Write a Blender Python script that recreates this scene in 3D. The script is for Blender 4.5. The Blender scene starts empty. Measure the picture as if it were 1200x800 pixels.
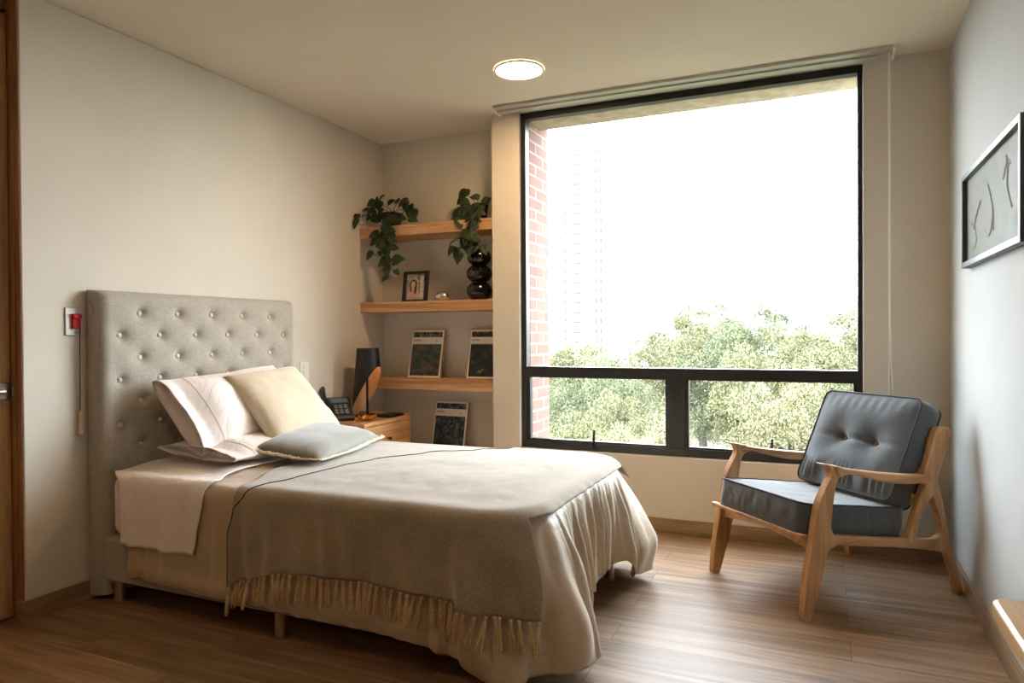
import bpy, bmesh, math, random
from math import pi, sin, cos, sqrt, radians as R
from mathutils import Vector, Matrix, noise
random.seed(7)
S = bpy.context.scene
COL = S.collection
V = Vector
VS = S.view_settings
VS.view_transform = 'Standard'
VS.look = 'None'
VS.gamma = 1
VS.use_curve_mapping = False
VS.exposure = 2.0

SKY, LAMP, FILL, SUN = 5.9, 34.0, 11.0, 4.4

# ---------------------------------------------------------------- helpers
def lin(c):
    return tuple(((x / 255) / 12.92 if x / 255 <= .04045 else ((x / 255 + .055) / 1.055) ** 2.4) for x in c)

def new_mat(name, rough=.6, metal=0., spec=.5):
    m = bpy.data.materials.new(name)
    m.use_nodes = True
    nt = m.node_tree
    b = nt.nodes['Principled BSDF']
    b.inputs['Roughness'].default_value = rough
    b.inputs['Metallic'].default_value = metal
    b.inputs['Specular IOR Level'].default_value = spec
    return m, nt, b

def nd(nt, typ, **kw):
    n = nt.nodes.new(typ)
    for k, v in kw.items():
        if k.startswith('i_'):
            n.inputs[k[2:].replace('_', ' ')].default_value = v
        else:
            setattr(n, k, v)
    return n

def ramp(nt, stops):
    r = nt.nodes.new('ShaderNodeValToRGB')
    e = r.color_ramp.elements
    while len(e) > 1:
        e.remove(e[-1])
    for i, (p, c) in enumerate(stops):
        x = e[0] if i == 0 else e.new(p)
        x.position = p
        x.color = (*lin(c), 1)
    return r

def bump(nt, b, src, strength=.2, dist=.002):
    n = nt.nodes.new('ShaderNodeBump')
    n.inputs['Strength'].default_value = strength
    n.inputs['Distance'].default_value = dist
    nt.links.new(src, n.inputs['Height'])
    nt.links.new(n.outputs[0], b.inputs['Normal'])

def plain(name, c, rough=.6, metal=0., spec=.5, var=0., scale=20., bumpy=0.):
    m, nt, b = new_mat(name, rough, metal, spec)
    if var or bumpy:
        tc = nd(nt, 'ShaderNodeTexCoord')
        nz = nd(nt, 'ShaderNodeTexNoise')
        nz.inputs['Scale'].default_value = scale
        nz.inputs['Detail'].default_value = 4
        nt.links.new(tc.outputs['Object'], nz.inputs['Vector'])
        lo = tuple(max(0, x * (1 - var)) for x in c)
        hi = tuple(min(255, x * (1 + var)) for x in c)
        r = ramp(nt, [(.3, lo), (.7, hi)])
        nt.links.new(nz.outputs['Fac'], r.inputs[0])
        nt.links.new(r.outputs[0], b.inputs['Base Color'])
        if bumpy:
            bump(nt, b, nz.outputs['Fac'], bumpy, .003)
    else:
        b.inputs['Base Color'].default_value = (*lin(c), 1)
    return m

def wood(name, dark, light, axis='X', rough=.45, scale=1., grain=.35):
    m, nt, b = new_mat(name, rough)
    tc = nd(nt, 'ShaderNodeTexCoord')
    mp = nd(nt, 'ShaderNodeMapping')
    sc = {'X': (.9, 14, 14), 'Y': (14, .9, 14), 'Z': (14, 14, .9)}[axis]
    mp.inputs['Scale'].default_value = tuple(s * scale for s in sc)
    nt.links.new(tc.outputs['Object'], mp.inputs['Vector'])
    n1 = nd(nt, 'ShaderNodeTexNoise')
    n1.inputs['Scale'].default_value = 1.6
    n1.inputs['Detail'].default_value = 6
    n1.inputs['Distortion'].default_value = .8
    nt.links.new(mp.outputs[0], n1.inputs['Vector'])
    n2 = nd(nt, 'ShaderNodeTexNoise')
    n2.inputs['Scale'].default_value = 9
    n2.inputs['Detail'].default_value = 3
    nt.links.new(mp.outputs[0], n2.inputs['Vector'])
    mx = nd(nt, 'ShaderNodeMath', operation='MULTIPLY_ADD')
    nt.links.new(n2.outputs['Fac'], mx.inputs[0])
    mx.inputs[1].default_value = grain
    nt.links.new(n1.outputs['Fac'], mx.inputs[2])
    mid = tuple((a + c) / 2 for a, c in zip(dark, light))
    r = ramp(nt, [(.42, dark), (.62, mid), (.85, light)])
    nt.links.new(mx.outputs[0], r.inputs[0])
    nt.links.new(r.outputs[0], b.inputs['Base Color'])
    bump(nt, b, n2.outputs['Fac'], .12, .001)
    return m

def fabric(name, c, var=.12, weave=900., rough=.9, bumpv=.25, sheen=.25, patch=6., crease=0.):
    m, nt, b = new_mat(name, rough, 0, .25)
    b.inputs['Sheen Weight'].default_value = sheen
    tc = nd(nt, 'ShaderNodeTexCoord')
    nz = nd(nt, 'ShaderNodeTexNoise')
    nz.inputs['Scale'].default_value = weave
    nz.inputs['Detail'].default_value = 2
    n2 = nd(nt, 'ShaderNodeTexNoise')
    n2.inputs['Scale'].default_value = patch
    n2.inputs['Detail'].default_value = 3
    for n in (nz, n2):
        nt.links.new(tc.outputs['Object'], n.inputs['Vector'])
    mm = nd(nt, 'ShaderNodeMath', operation='MULTIPLY_ADD')
    nt.links.new(n2.outputs['Fac'], mm.inputs[0])
    mm.inputs[1].default_value = .25
    nt.links.new(nz.outputs['Fac'], mm.inputs[2])
    lo = tuple(x * (1 - var) for x in c)
    hi = tuple(min(255, x * (1 + var)) for x in c)
    r = ramp(nt, [(.45, lo), (.8, hi)])
    nt.links.new(mm.outputs[0], r.inputs[0])
    nt.links.new(r.outputs[0], b.inputs['Base Color'])
    if bumpv:
        bump(nt, b, nz.outputs['Fac'], bumpv, .0015)
    if crease:
        n3 = nd(nt, 'ShaderNodeTexNoise')
        n3.inputs['Scale'].default_value = 4.2
        n3.inputs['Detail'].default_value = 3
        n3.inputs['Roughness'].default_value = .6
        n3.inputs['Distortion'].default_value = 1.6
        nt.links.new(tc.outputs['Object'], n3.inputs['Vector'])
        sb = nd(nt, 'ShaderNodeMath', operation='SUBTRACT'); sb.inputs[1].default_value = .5
        ab = nd(nt, 'ShaderNodeMath', operation='ABSOLUTE')
        pw = nd(nt, 'ShaderNodeMath', operation='POWER'); pw.inputs[1].default_value = .6
        nt.links.new(n3.outputs['Fac'], sb.inputs[0])
        nt.links.new(sb.outputs[0], ab.inputs[0])
        nt.links.new(ab.outputs[0], pw.inputs[0])
        b2 = nd(nt, 'ShaderNodeBump')
        b2.inputs['Strength'].default_value = crease
        b2.inputs['Distance'].default_value = .02
        nt.links.new(pw.outputs[0], b2.inputs['Height'])
        if b.inputs['Normal'].links:
            nt.links.new(b2.outputs[0], b.inputs['Normal'].links[0].from_node.inputs['Normal'])
        else:
            nt.links.new(b2.outputs[0], b.inputs['Normal'])
    return m

def linen(name, c, var=.16, fx=(500, 500, 60), rough=.9, bumpv=.3, sheen=.2):
    """woven cloth: two stretched noises crossed"""
    m, nt, b = new_mat(name, rough, 0, .2)
    b.inputs['Sheen Weight'].default_value = sheen
    tc = nd(nt, 'ShaderNodeTexCoord')
    outs = []
    for s in (fx, (fx[2] * 1.3, fx[2] * 1.3, fx[0])):
        mp = nd(nt, 'ShaderNodeMapping')
        mp.inputs['Scale'].default_value = s
        nz = nd(nt, 'ShaderNodeTexNoise')
        nz.inputs['Scale'].default_value = 1
        nz.inputs['Detail'].default_value = 2
        nt.links.new(tc.outputs['Object'], mp.inputs['Vector'])
        nt.links.new(mp.outputs[0], nz.inputs['Vector'])
        outs.append(nz.outputs['Fac'])
    mm = nd(nt, 'ShaderNodeMath', operation='ADD')
    nt.links.new(outs[0], mm.inputs[0])
    nt.links.new(outs[1], mm.inputs[1])
    hf = nd(nt, 'ShaderNodeMath', operation='MULTIPLY')
    nt.links.new(mm.outputs[0], hf.inputs[0])
    hf.inputs[1].default_value = .5
    r = ramp(nt, [(.35, tuple(x * (1 - var) for x in c)), (.65, tuple(min(255, x * (1 + var)) for x in c))])
    nt.links.new(hf.outputs[0], r.inputs[0])
    nt.links.new(r.outputs[0], b.inputs['Base Color'])
    bump(nt, b, hf.outputs[0], bumpv, .0015)
    return m

WORLD = {}   # world matrix of every Empty

def tag(o, label=None, cat=None, group=None, kind=None):
    if label: o['label'] = label
    if cat: o['category'] = cat
    if group: o['group'] = group
    if kind: o['kind'] = kind
    return o

def empty(name, label, cat, loc=(0, 0, 0), rz=0., group=None):
    o = bpy.data.objects.new(name, None)
    COL.objects.link(o)
    o.location = loc
    o.rotation_euler = (0, 0, rz)
    o.empty_display_size = .1
    WORLD[o] = Matrix.Translation(V(loc)) @ Matrix.Rotation(rz, 4, 'Z')
    return tag(o, label, cat, group)

class G:
    """collects geometry in world coordinates"""
    def __init__(s):
        s.v, s.f, s.m = [], [], []
    def add(s, vs, fs, mi=0):
        b = len(s.v)
        s.v += [V(p) for p in vs]
        for f in fs:
            s.f.append(tuple(b + i for i in f))
            s.m.append(mi)
        return s
    def box(s, lo, hi, mi=0, M=None):
        x0, y0, z0 = lo
        x1, y1, z1 = hi
        vs = [(x0, y0, z0), (x1, y0, z0), (x1, y1, z0), (x0, y1, z0), (x0, y0, z1), (x1, y0, z1), (x1, y1, z1), (x0, y1, z1)]
        if M: vs = [M @ V(p) for p in vs]
        return s.add(vs, [(0, 3, 2, 1), (4, 5, 6, 7), (0, 1, 5, 4), (1, 2, 6, 5), (2, 3, 7, 6), (3, 0, 4, 7)], mi)
    def tube(s, pts, r, seg=8, mi=0, cap=True, closed=False):
        pts = [V(p) for p in pts]
        n = len(pts)
        rad = r if isinstance(r, (list, tuple)) else [r] * n
        t0 = (pts[1] - pts[0]).normalized()
        up = V((0, 0, 1)) if abs(t0.z) < .9 else V((1, 0, 0))
        a = t0.cross(up).normalized()
        vs, fs = [], []
        for i, p in enumerate(pts):
            if closed:
                t = (pts[(i + 1) % n] - pts[i - 1]).normalized()
            else:
                t = (pts[min(i + 1, n - 1)] - pts[max(i - 1, 0)]).normalized()
            a = (a - t * a.dot(t))
            a = a.normalized() if a.length > 1e-6 else t.orthogonal().normalized()
            b = t.cross(a)
            for k in range(seg):
                q = 2 * pi * k / seg
                vs.append(p + (a * cos(q) + b * sin(q)) * rad[i])
        for i in range(n if closed else n - 1):
            j = (i + 1) % n
            for k in range(seg):
                k2 = (k + 1) % seg
                fs.append((i * seg + k, i * seg + k2, j * seg + k2, j * seg + k))
        if cap and not closed:
            fs.append(tuple(reversed(range(seg))))
            fs.append(tuple(range((n - 1) * seg, n * seg)))
        return s.add(vs, fs, mi)
    def lathe(s, c, prof, seg=32, mi=0, M=None, capb=True, capt=True):
        c = V(c)
        vs, fs = [], []
        for r, z in prof:
            for k in range(seg):
                q = 2 * pi * k / seg
                p = V((r * cos(q), r * sin(q), z))
                vs.append(c + (M @ p if M else p))
        n = len(prof)
        for i in range(n - 1):
            for k in range(seg):
                k2 = (k + 1) % seg
                fs.append((i * seg + k, i * seg + k2, (i + 1) * seg + k2, (i + 1) * seg + k))
        if capb: fs.append(tuple(reversed(range(seg))))
        if capt: fs.append(tuple(range((n - 1) * seg, n * seg)))
        return s.add(vs, fs, mi)
    def grid(s, rows, mi=0, flip=False):
        nr, nc = len(rows), len(rows[0])
        vs = [p for r in rows for p in r]
        fs = []
        for i in range(nr - 1):
            for j in range(nc - 1):
                q = (i * nc + j, i * nc + j + 1, (i + 1) * nc + j + 1, (i + 1) * nc + j)
                fs.append(tuple(reversed(q)) if flip else q)
        return s.add(vs, fs, mi)
    def build(s, name, mats, parent=None, smooth=True, angle=40, bevel=0., bseg=2, solid=0., soff=-1., sub=0, weld=False):
        me = bpy.data.meshes.new(name)
        W = WORLD.get(parent)
        if W is None and parent is not None and parent.parent is not None:
            W = WORLD.get(parent.parent)
        vs = s.v
        if W is not None:
            I = W.inverted()
            vs = [I @ p for p in vs]
        me.from_pydata([tuple(p) for p in vs], [], s.f)
        mats = mats if isinstance(mats, (list, tuple)) else [mats]
        for m in mats: me.materials.append(m)
        if len(mats) > 1:
            me.polygons.foreach_set('material_index', s.m)
        bm = bmesh.new()
        bm.from_mesh(me)
        if weld: bmesh.ops.remove_doubles(bm, verts=bm.verts, dist=1e-5)
        bmesh.ops.recalc_face_normals(bm, faces=bm.faces)
        bm.to_mesh(me)
        bm.free()
        if smooth:
            me.polygons.foreach_set('use_smooth', [True] * len(me.polygons))
            if angle: me.set_sharp_from_angle(angle=R(angle))
        o = bpy.data.objects.new(name, me)
        COL.objects.link(o)
        if parent is not None: o.parent = parent
        if solid:
            md = o.modifiers.new('thickness', 'SOLIDIFY')
            md.thickness = solid
            md.offset = soff
        if bevel:
            md = o.modifiers.new('round', 'BEVEL')
            md.width = bevel
            md.segments = bseg
            md.limit_method = 'ANGLE'
            md.angle_limit = R(50)
        if sub:
            md = o.modifiers.new('sub', 'SUBSURF')
            md.levels = md.render_levels = sub
        return o

def sub_part(parent_part):
    """a sub-part is built in the frame of its part's own thing"""
    WORLD[parent_part] = WORLD.get(parent_part.parent, Matrix.Identity(4))
    return parent_part

def struct(o):
    o['kind'] = 'structure'
    return o

def smoothstep(a, b, x):
    t = max(0., min(1., (x - a) / (b - a)))
    return t * t * (3 - 2 * t)

def interp(tab, x):
    if x <= tab[0][0]: return tab[0][1]
    for (x0, y0), (x1, y1) in zip(tab, tab[1:]):
        if x <= x1:
            t = (x - x0) / (x1 - x0)
            t = t * t * (3 - 2 * t)
            return y0 + (y1 - y0) * t
    return tab[-1][1]

def nz(x, y, z=0.):
    return noise.noise(V((x, y, z)))

def catmull(pts, n=4, closed=False):
    P = [V(p) for p in pts]
    out = []
    N = len(P)
    for i in range(N if closed else N - 1):
        if closed:
            a, b, c, d = P[i - 1], P[i], P[(i + 1) % N], P[(i + 2) % N]
        else:
            a, b, c, d = P[max(i - 1, 0)], P[i], P[i + 1], P[min(i + 2, N - 1)]
        for k in range(n):
            t = k / n
            out.append(.5 * ((2 * b) + (c - a) * t + (2 * a - 5 * b + 4 * c - d) * t * t + (3 * b - a - 3 * c + d) * t ** 3))
    if not closed: out.append(P[-1])
    return out

# ---------------------------------------------------------------- materials
M = {}
M['wall'] = plain('wall_paint', (211, 203, 190), .85, spec=.2, var=.012, scale=3, bumpy=.03)
M['wall_dimmed'] = plain('wall_paint_dimmed', (180, 181, 180), .85, spec=.2, var=.012, scale=3, bumpy=.03)  # same paint as the wall; dimmer, cooler daylight put into its colour
M['rear'] = plain('rear_wall_bounce_tan', (176, 150, 122), .9, spec=.1)  # unseen wall; tan made up to darken and warm the bounced light
M['ceiling'] = plain('ceiling_paint', (224, 215, 199), .9, spec=.1, var=.01, scale=3)
M['oak_x'] = wood('oak_shelf', (150, 104, 62), (206, 162, 116), 'X', .5)
M['oak_y'] = wood('oak_cross', (160, 110, 62), (212, 164, 112), 'Y', .45)
M['oak_z'] = wood('oak_upright', (140, 96, 58), (190, 146, 102), 'Z', .5)
M['door'] = wood('door_veneer', (150, 110, 72), (204, 162, 118), 'Z', .5, .8)
M['jamb'] = wood('jamb_veneer', (112, 78, 48), (160, 118, 80), 'Z', .5, .8)
M['teak'] = wood('teak', (150, 106, 66), (206, 160, 112), 'Z', .38, .9)
M['teak_x'] = wood('teak_along', (150, 106, 66), (206, 160, 112), 'X', .38, .9)
M['base'] = wood('skirting_wood', (118, 92, 66), (166, 136, 104), 'X', .45)
M['base_y'] = wood('skirting_wood_cross', (118, 92, 66), (166, 136, 104), 'Y', .35)
M['linen'] = linen('headboard_linen', (166, 159, 147), .10, (640, 640, 26))
M['button'] = fabric('button_linen', (205, 196, 180), .06)
M['piping'] = fabric('headboard_piping', (128, 116, 98), .08)
M['sheet'] = fabric('white_sheet', (232, 222, 216), .03, 300, .85, .08, .3, crease=.3)
M['pillow'] = fabric('white_pillowcase', (230, 221, 217), .03, 300, .85, .06, .3, crease=.3)
M['cream'] = fabric('cream_cotton', (210, 195, 170), .04, 500, .9, .12, .3, crease=.2)
M['duvet'] = fabric('taupe_satin_cotton', (184, 163, 136), .03, 500, .36, .05, .3, crease=.2)
M['throw'] = fabric('heather_throw', (142, 128, 108), .28, 560, .95, .6, .5, 5)
M['seam'] = fabric('dark_seam', (62, 58, 52), .1)
M['tassel'] = fabric('tassel_yarn', (190, 160, 120), .12, 200)
M['greyvelvet'] = fabric('grey_velvet', (128, 126, 118), .08, 200, .75, .1, .7)
M['trim'] = fabric('cream_trim', (206, 190, 166), .08, 200)
M['char'] = linen('charcoal_weave', (74, 78, 83), .2, (700, 700, 90), .85, .25, .45)
M['charpipe'] = fabric('charcoal_piping', (52, 55, 60), .1)
M['charbtn'] = fabric('charcoal_button', (120, 112, 100), .1)
M['chrome'] = plain('brushed_steel', (176, 170, 160), .28, 1.)
M['mirror'] = plain('polished_steel', (225, 220, 215), .06, 1.)
M['alu'] = plain('aluminium', (188, 188, 178), .45, .6)
M['black'] = plain('black_metal', (16, 16, 17), .45)
M['frameblk'] = plain('black_window_frame', (22, 22, 22), .4, spec=.5)
M['gloss'] = plain('black_glaze', (8, 8, 9), .12, spec=.6)
M['plastic'] = plain('black_plastic', (20, 21, 23), .4)
M['key'] = plain('grey_key', (120, 122, 124), .5)
M['gold'] = plain('gold_leaf', (226, 170, 74), .28, 1., var=.1, scale=60, bumpy=.3)
M['goldlin'] = plain('gold_lining', (206, 168, 122), .45, .3)
M['tablet'] = plain('dark_teal_case', (14, 24, 32), .45)
M['pot'] = plain('black_pot', (14, 14, 14), .5)
M['stem'] = plain('vine_stem', (62, 66, 30), .6)
M['white'] = plain('white_plastic', (228, 224, 214), .45)
M['steelplate'] = plain('satin_plate', (196, 192, 184), .4, .1)
M['red'] = plain('red_switch', (176, 6, 12), .5, spec=.2)
M['cord'] = plain('dark_cord', (66, 44, 34), .7)
M['tan'] = plain('beige_handle', (206, 190, 166), .5)
M['concrete'] = plain('concrete', (150, 137, 110), .9, var=.12, scale=14, bumpy=.3)
M['ink'] = plain('red_ink', (186, 120, 108), .8)
M['inkdark'] = plain('grey_ink', (110, 110, 112), .8)
M['ivory'] = plain('ivory_board', (232, 224, 210), .7)

def leafmat(name, c1, c2, rough=.4):
    m, nt, b = new_mat(name, rough)
    tc = nd(nt, 'ShaderNodeTexCoord')
    n = nd(nt, 'ShaderNodeTexNoise')
    n.inputs['Scale'].default_value = 14
    nt.links.new(tc.outputs['Object'], n.inputs['Vector'])
    r = ramp(nt, [(.35, c1), (.65, c2)])
    nt.links.new(n.outputs['Fac'], r.inputs[0])
    nt.links.new(r.outputs[0], b.inputs['Base Color'])
    return m
M['leaf'] = leafmat('pothos_leaf', (14, 30, 14), (44, 64, 30), .5)

def treemat(name, stops):
    m, nt, b = new_mat(name, .55)
    tc = nd(nt, 'ShaderNodeTexCoord')
    n = nd(nt, 'ShaderNodeTexNoise')
    n.inputs['Scale'].default_value = 2.3
    n.inputs['Detail'].default_value = 8
    n.inputs['Roughness'].default_value = .75
    nt.links.new(tc.outputs['Object'], n.inputs['Vector'])
    r = ramp(nt, stops)
    nt.links.new(n.outputs['Fac'], r.inputs[0])
    nt.links.new(r.outputs[0], b.inputs['Base Color'])
    tr = nd(nt, 'ShaderNodeBsdfTranslucent')
    nt.links.new(r.outputs[0], tr.inputs['Color'])
    mx = nd(nt, 'ShaderNodeMixShader')
    mx.inputs[0].default_value = .3
    out = nt.nodes['Material Output']
    nt.links.new(b.outputs[0], mx.inputs[1])
    nt.links.new(tr.outputs[0], mx.inputs[2])
    nt.links.new(mx.outputs[0], out.inputs['Surface'])
    return m
M['tree'] = [treemat('tree_leaves_olive', [(.3, (38, 42, 24)), (.5, (82, 82, 50)), (.7, (124, 118, 82))]),
             treemat('tree_leaves_green', [(.3, (36, 44, 28)), (.5, (72, 78, 50)), (.7, (108, 108, 74))]),
             treemat('tree_leaves_pale', [(.3, (48, 52, 34)), (.5, (92, 90, 60)), (.7, (134, 126, 94))])]
M['bark'] = plain('bark', (50, 45, 36), .9, var=.2, scale=8)

def emis(name, c, s):
    m = bpy.data.materials.new(name)
    m.use_nodes = True
    nt = m.node_tree
    nt.nodes.remove(nt.nodes['Principled BSDF'])
    e = nt.nodes.new('ShaderNodeEmission')
    e.inputs[0].default_value = (*c, 1)
    e.inputs[1].default_value = s
    nt.links.new(e.outputs[0], nt.nodes['Material Output'].inputs[0])
    return m

# floor: long planks along X
def floor_mat():
    m, nt, b = new_mat("laminate_planks", .46, 0, .4)
    g = nd(nt, 'ShaderNodeNewGeometry')
    br = nd(nt, 'ShaderNodeTexBrick')
    br.offset = .37
    br.inputs['Color1'].default_value = (.0, .0, .0, 1)
    br.inputs['Color2'].default_value = (1, 1, 1, 1)
    br.inputs['Mortar'].default_value = (.5, .5, .5, 1)
    br.inputs['Scale'].default_value = 1
    br.inputs['Mortar Size'].default_value = .0012
    br.inputs['Brick Width'].default_value = 1.28
    br.inputs['Row Height'].default_value = .165
    nt.links.new(g.outputs['Position'], br.inputs['Vector'])
    mp = nd(nt, 'ShaderNodeMapping')
    mp.inputs['Scale'].default_value = (1.1, 17, 1)
    nt.links.new(g.outputs['Position'], mp.inputs['Vector'])
    # shift grain per plank
    ad = nd(nt, 'ShaderNodeVectorMath', operation='MULTIPLY_ADD')
    nt.links.new(br.outputs['Color'], ad.inputs[0])
    ad.inputs[1].default_value = (3.1, 7.7, 5.)
    nt.links.new(mp.outputs[0], ad.inputs[2])
    n1 = nd(nt, 'ShaderNodeTexNoise')
    n1.inputs['Scale'].default_value = 1.3
    n1.inputs['Detail'].default_value = 7
    n1.inputs['Roughness'].default_value = .62
    n1.inputs['Distortion'].default_value = .6
    nt.links.new(ad.outputs[0], n1.inputs['Vector'])
    r = ramp(nt, [(.28, (98, 73, 52)), (.46, (132, 103, 77)), (.6, (154, 124, 96)), (.78, (172, 143, 114))])
    nt.links.new(n1.outputs['Fac'], r.inputs[0])
    hs = nd(nt, 'ShaderNodeHueSaturation')
    nt.links.new(r.outputs[0], hs.inputs['Color'])
    mr = nd(nt, 'ShaderNodeMapRange')
    mr.inputs['To Min'].default_value = .86
    mr.inputs['To Max'].default_value = 1.1
    nt.links.new(br.outputs['Color'], mr.inputs['Value'])
    nt.links.new(mr.outputs[0], hs.inputs['Value'])
    mx = nd(nt, 'ShaderNodeMix', data_type='RGBA')
    nt.links.new(br.outputs['Fac'], mx.inputs['Factor'])
    nt.links.new(hs.outputs[0], mx.inputs['A'])
    mx.inputs['B'].default_value = (*lin((78, 54, 36)), 1)
    nt.links.new(mx.outputs['Result'], b.inputs['Base Color'])
    bump(nt, b, n1.outputs['Fac'], .08, .002)
    return m
M['floor'] = floor_mat()

def brick_mat():
    m, nt, b = new_mat('outside_brick', .9)
    g = nd(nt, 'ShaderNodeNewGeometry')
    sx = nd(nt, 'ShaderNodeSeparateXYZ')
    nt.links.new(g.outputs['Position'], sx.inputs[0])
    s = nd(nt, 'ShaderNodeMath', operation='ADD')
    nt.links.new(sx.outputs[0], s.inputs[0])
    nt.links.new(sx.outputs[1], s.inputs[1])
    cx = nd(nt, 'ShaderNodeCombineXYZ')
    nt.links.new(s.outputs[0], cx.inputs[0])
    nt.links.new(sx.outputs[2], cx.inputs[1])
    br = nd(nt, 'ShaderNodeTexBrick')
    br.inputs['Color1'].default_value = (*lin((122, 88, 76)), 1)
    br.inputs['Color2'].default_value = (*lin((108, 76, 66)), 1)
    br.inputs['Mortar'].default_value = (*lin((140, 132, 124)), 1)
    br.inputs['Scale'].default_value = 1
    br.inputs['Mortar Size'].default_value = .006
    br.inputs['Brick Width'].default_value = .24
    br.inputs['Row Height'].default_value = .071
    nt.links.new(cx.outputs[0], br.inputs['Vector'])
    nt.links.new(br.outputs['Color'], b.inputs['Base Color'])
    bump(nt, b, br.outputs['Fac'], -.4, .004)
    return m
M['brick'] = brick_mat()

def glass_mat(name, rough=.0, refl=.06, tint=(.97, .985, .98)):
    m = bpy.data.materials.new(name)
    m.use_nodes = True
    nt = m.node_tree
    nt.nodes.remove(nt.nodes['Principled BSDF'])
    t = nt.nodes.new('ShaderNodeBsdfTransparent')
    t.inputs[0].default_value = (*tint, 1)
    gl = nt.nodes.new('ShaderNodeBsdfGlossy')
    gl.inputs['Roughness'].default_value = rough
    lw = nt.nodes.new('ShaderNodeLayerWeight')
    lw.inputs[0].default_value = .5
    pw = nd(nt, 'ShaderNodeMath', operation='POWER')
    nt.links.new(lw.outputs['Facing'], pw.inputs[0])
    pw.inputs[1].default_value = 5
    fr = nd(nt, 'ShaderNodeMath', operation='MULTIPLY_ADD')
    nt.links.new(pw.outputs[0], fr.inputs[0])
    fr.inputs[1].default_value = .9
    fr.inputs[2].default_value = .03
    mx = nt.nodes.new('ShaderNodeMixShader')
    nt.links.new(fr.outputs[0], mx.inputs[0])
    nt.links.new(t.outputs[0], mx.inputs[1])
    nt.links.new(gl.outputs[0], mx.inputs[2])
    nt.links.new(mx.outputs[0], nt.nodes['Material Output'].inputs[0])
    return m
M['glass'] = glass_mat('window_glass')
M['picglass'] = glass_mat('picture_glass', .05)

def picture_mat(name, stops, scale=9., seed=0., stretch=(1, 1, 1)):
    m, nt, b = new_mat(name, .55)
    tc = nd(nt, 'ShaderNodeTexCoord')
    mp = nd(nt, 'ShaderNodeMapping')
    mp.inputs['Location'].default_value = (seed, seed * 1.7, seed * .3)
    mp.inputs['Scale'].default_value = stretch
    n = nd(nt, 'ShaderNodeTexNoise')
    n.inputs['Scale'].default_value = scale
    n.inputs['Detail'].default_value = 7
    n.inputs['Roughness'].default_value = .62
    n.inputs['Distortion'].default_value = .9
    nt.links.new(tc.outputs['Object'], mp.inputs['Vector'])
    nt.links.new(mp.outputs[0], n.inputs['Vector'])
    r = ramp(nt, stops)
    nt.links.new(n.outputs['Fac'], r.inputs[0])
    nt.links.new(r.outputs[0], b.inputs['Base Color'])
    return m

# ---------------------------------------------------------------- camera
cam = bpy.data.objects.new('camera', bpy.data.cameras.new('camera'))
COL.objects.link(cam)
Rv, Uv, Fv = V((.91474394, .40398411, -.00635339)), V((.00187679, .01147614, .99993239)), V((-.4040297, .91469401, -.00973953))
m3 = Matrix((Rv, Uv, -Fv)).transposed()
cam.matrix_world = Matrix.Translation(V((-.5682, -3.9749, 1.1246))) @ m3.to_4x4()
cam.data.sensor_width = 36
cam.data.lens = 821.033 / 1200 * 36
cam.data.clip_start = .02
cam.data.clip_end = 4000
S.camera = cam

# ---------------------------------------------------------------- room shell
XL, YA, XP, H = -3.461, .279, -2.4545, 2.5
YR = -5.2         # wall behind the camera
T = .14
HX0, HX1, HZ0, HZ1 = -2.272, -.372, .427, 2.4915    # window opening
g = G(); g.box((-3.7, YR - T, -.1), (T, .42, 0)); struct(g.build('floor', M['floor']))
g = G()
g.box((-3.7, YR - T, H), (T, .42, H + .12))
struct(g.build('ceiling', M['ceiling']))
# left wall with a door recess
g = G()
g.box((XL - T, -2.222, 0), (XL, YA + T, H))
g.box((XL - T - .12, YR, 0), (-3.575, -2.222, H))       # recess back (behind the door leaf)
g.box((XL - T, YR, 0), (XL, -3.22, H))
struct(g.build('wall_left', M['wall'], bevel=.006, bseg=3))
g = G(); g.box((XL, YA, 0), (XP, YA + T, H)); struct(g.build('wall_back', M['wall']))
# window wall (pilaster, sill wall, lintel, right strip)
g = G()
WT = .09
g.box((XP, 0, 0), (HX0, WT + .20, H))
g.box((HX0, 0, 0), (HX1, WT, HZ0))
g.box((HX0, 0, HZ1), (HX1, WT, H))
g.box((HX1, 0, 0), (-.209, WT, H))
g.box((-.209, .003, 0), (.0, WT, H))
struct(g.build('wall_window', M['wall']))
g = G(); g.box((0, YR - T, 0), (T, WT, H)); struct(g.build('wall_right', M['wall_dimmed']))
g = G(); g.box((-3.7, YR - T, 0), (T, YR, H)); struct(g.build('wall_rear', M['rear']))
# outside faces of the building next to the window
g = G(); g.box((-2.9, .291, -1.2), (-2.238, .42, 3.0)); g.box((-2.262, .09, -1.2), (-2.238, .291, 3.0))
struct(g.build('wall_outside', M['brick']))
g = G(); g.box((-2.238, .086, 2.452), (.1, .30, 2.75)); struct(g.build('trim_1', M['concrete'], bevel=.004))
g = G(); g.box((-2.262, .086, .30), (.1, .22, .425)); struct(g.build('trim_2', M['concrete'], bevel=.004))

# baseboards
HB, TB = .081, .013
g = G()
g.box((XL, -2.222, 0), (XL + TB, YA, HB))
g.box((XL - .028, -2.235, 0), (XL + TB, -2.222, HB))
g.box((XL, YR, 0), (XL + TB, -3.22, HB))
struct(g.build('baseboard_left', M['base_y'], bevel=.002))
g = G(); g.box((XL + TB, YA - TB, 0), (XP, YA, HB)); struct(g.build('baseboard_back', M['base'], bevel=.002))
g = G(); g.box((XP, -TB, 0), (-TB, 0, HB)); struct(g.build('baseboard_window', M['base'], bevel=.002))
g = G(); g.box((-TB, YR, 0), (0, -TB, HB)); struct(g.build('baseboard_right', M['base_y'], bevel=.002))

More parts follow.
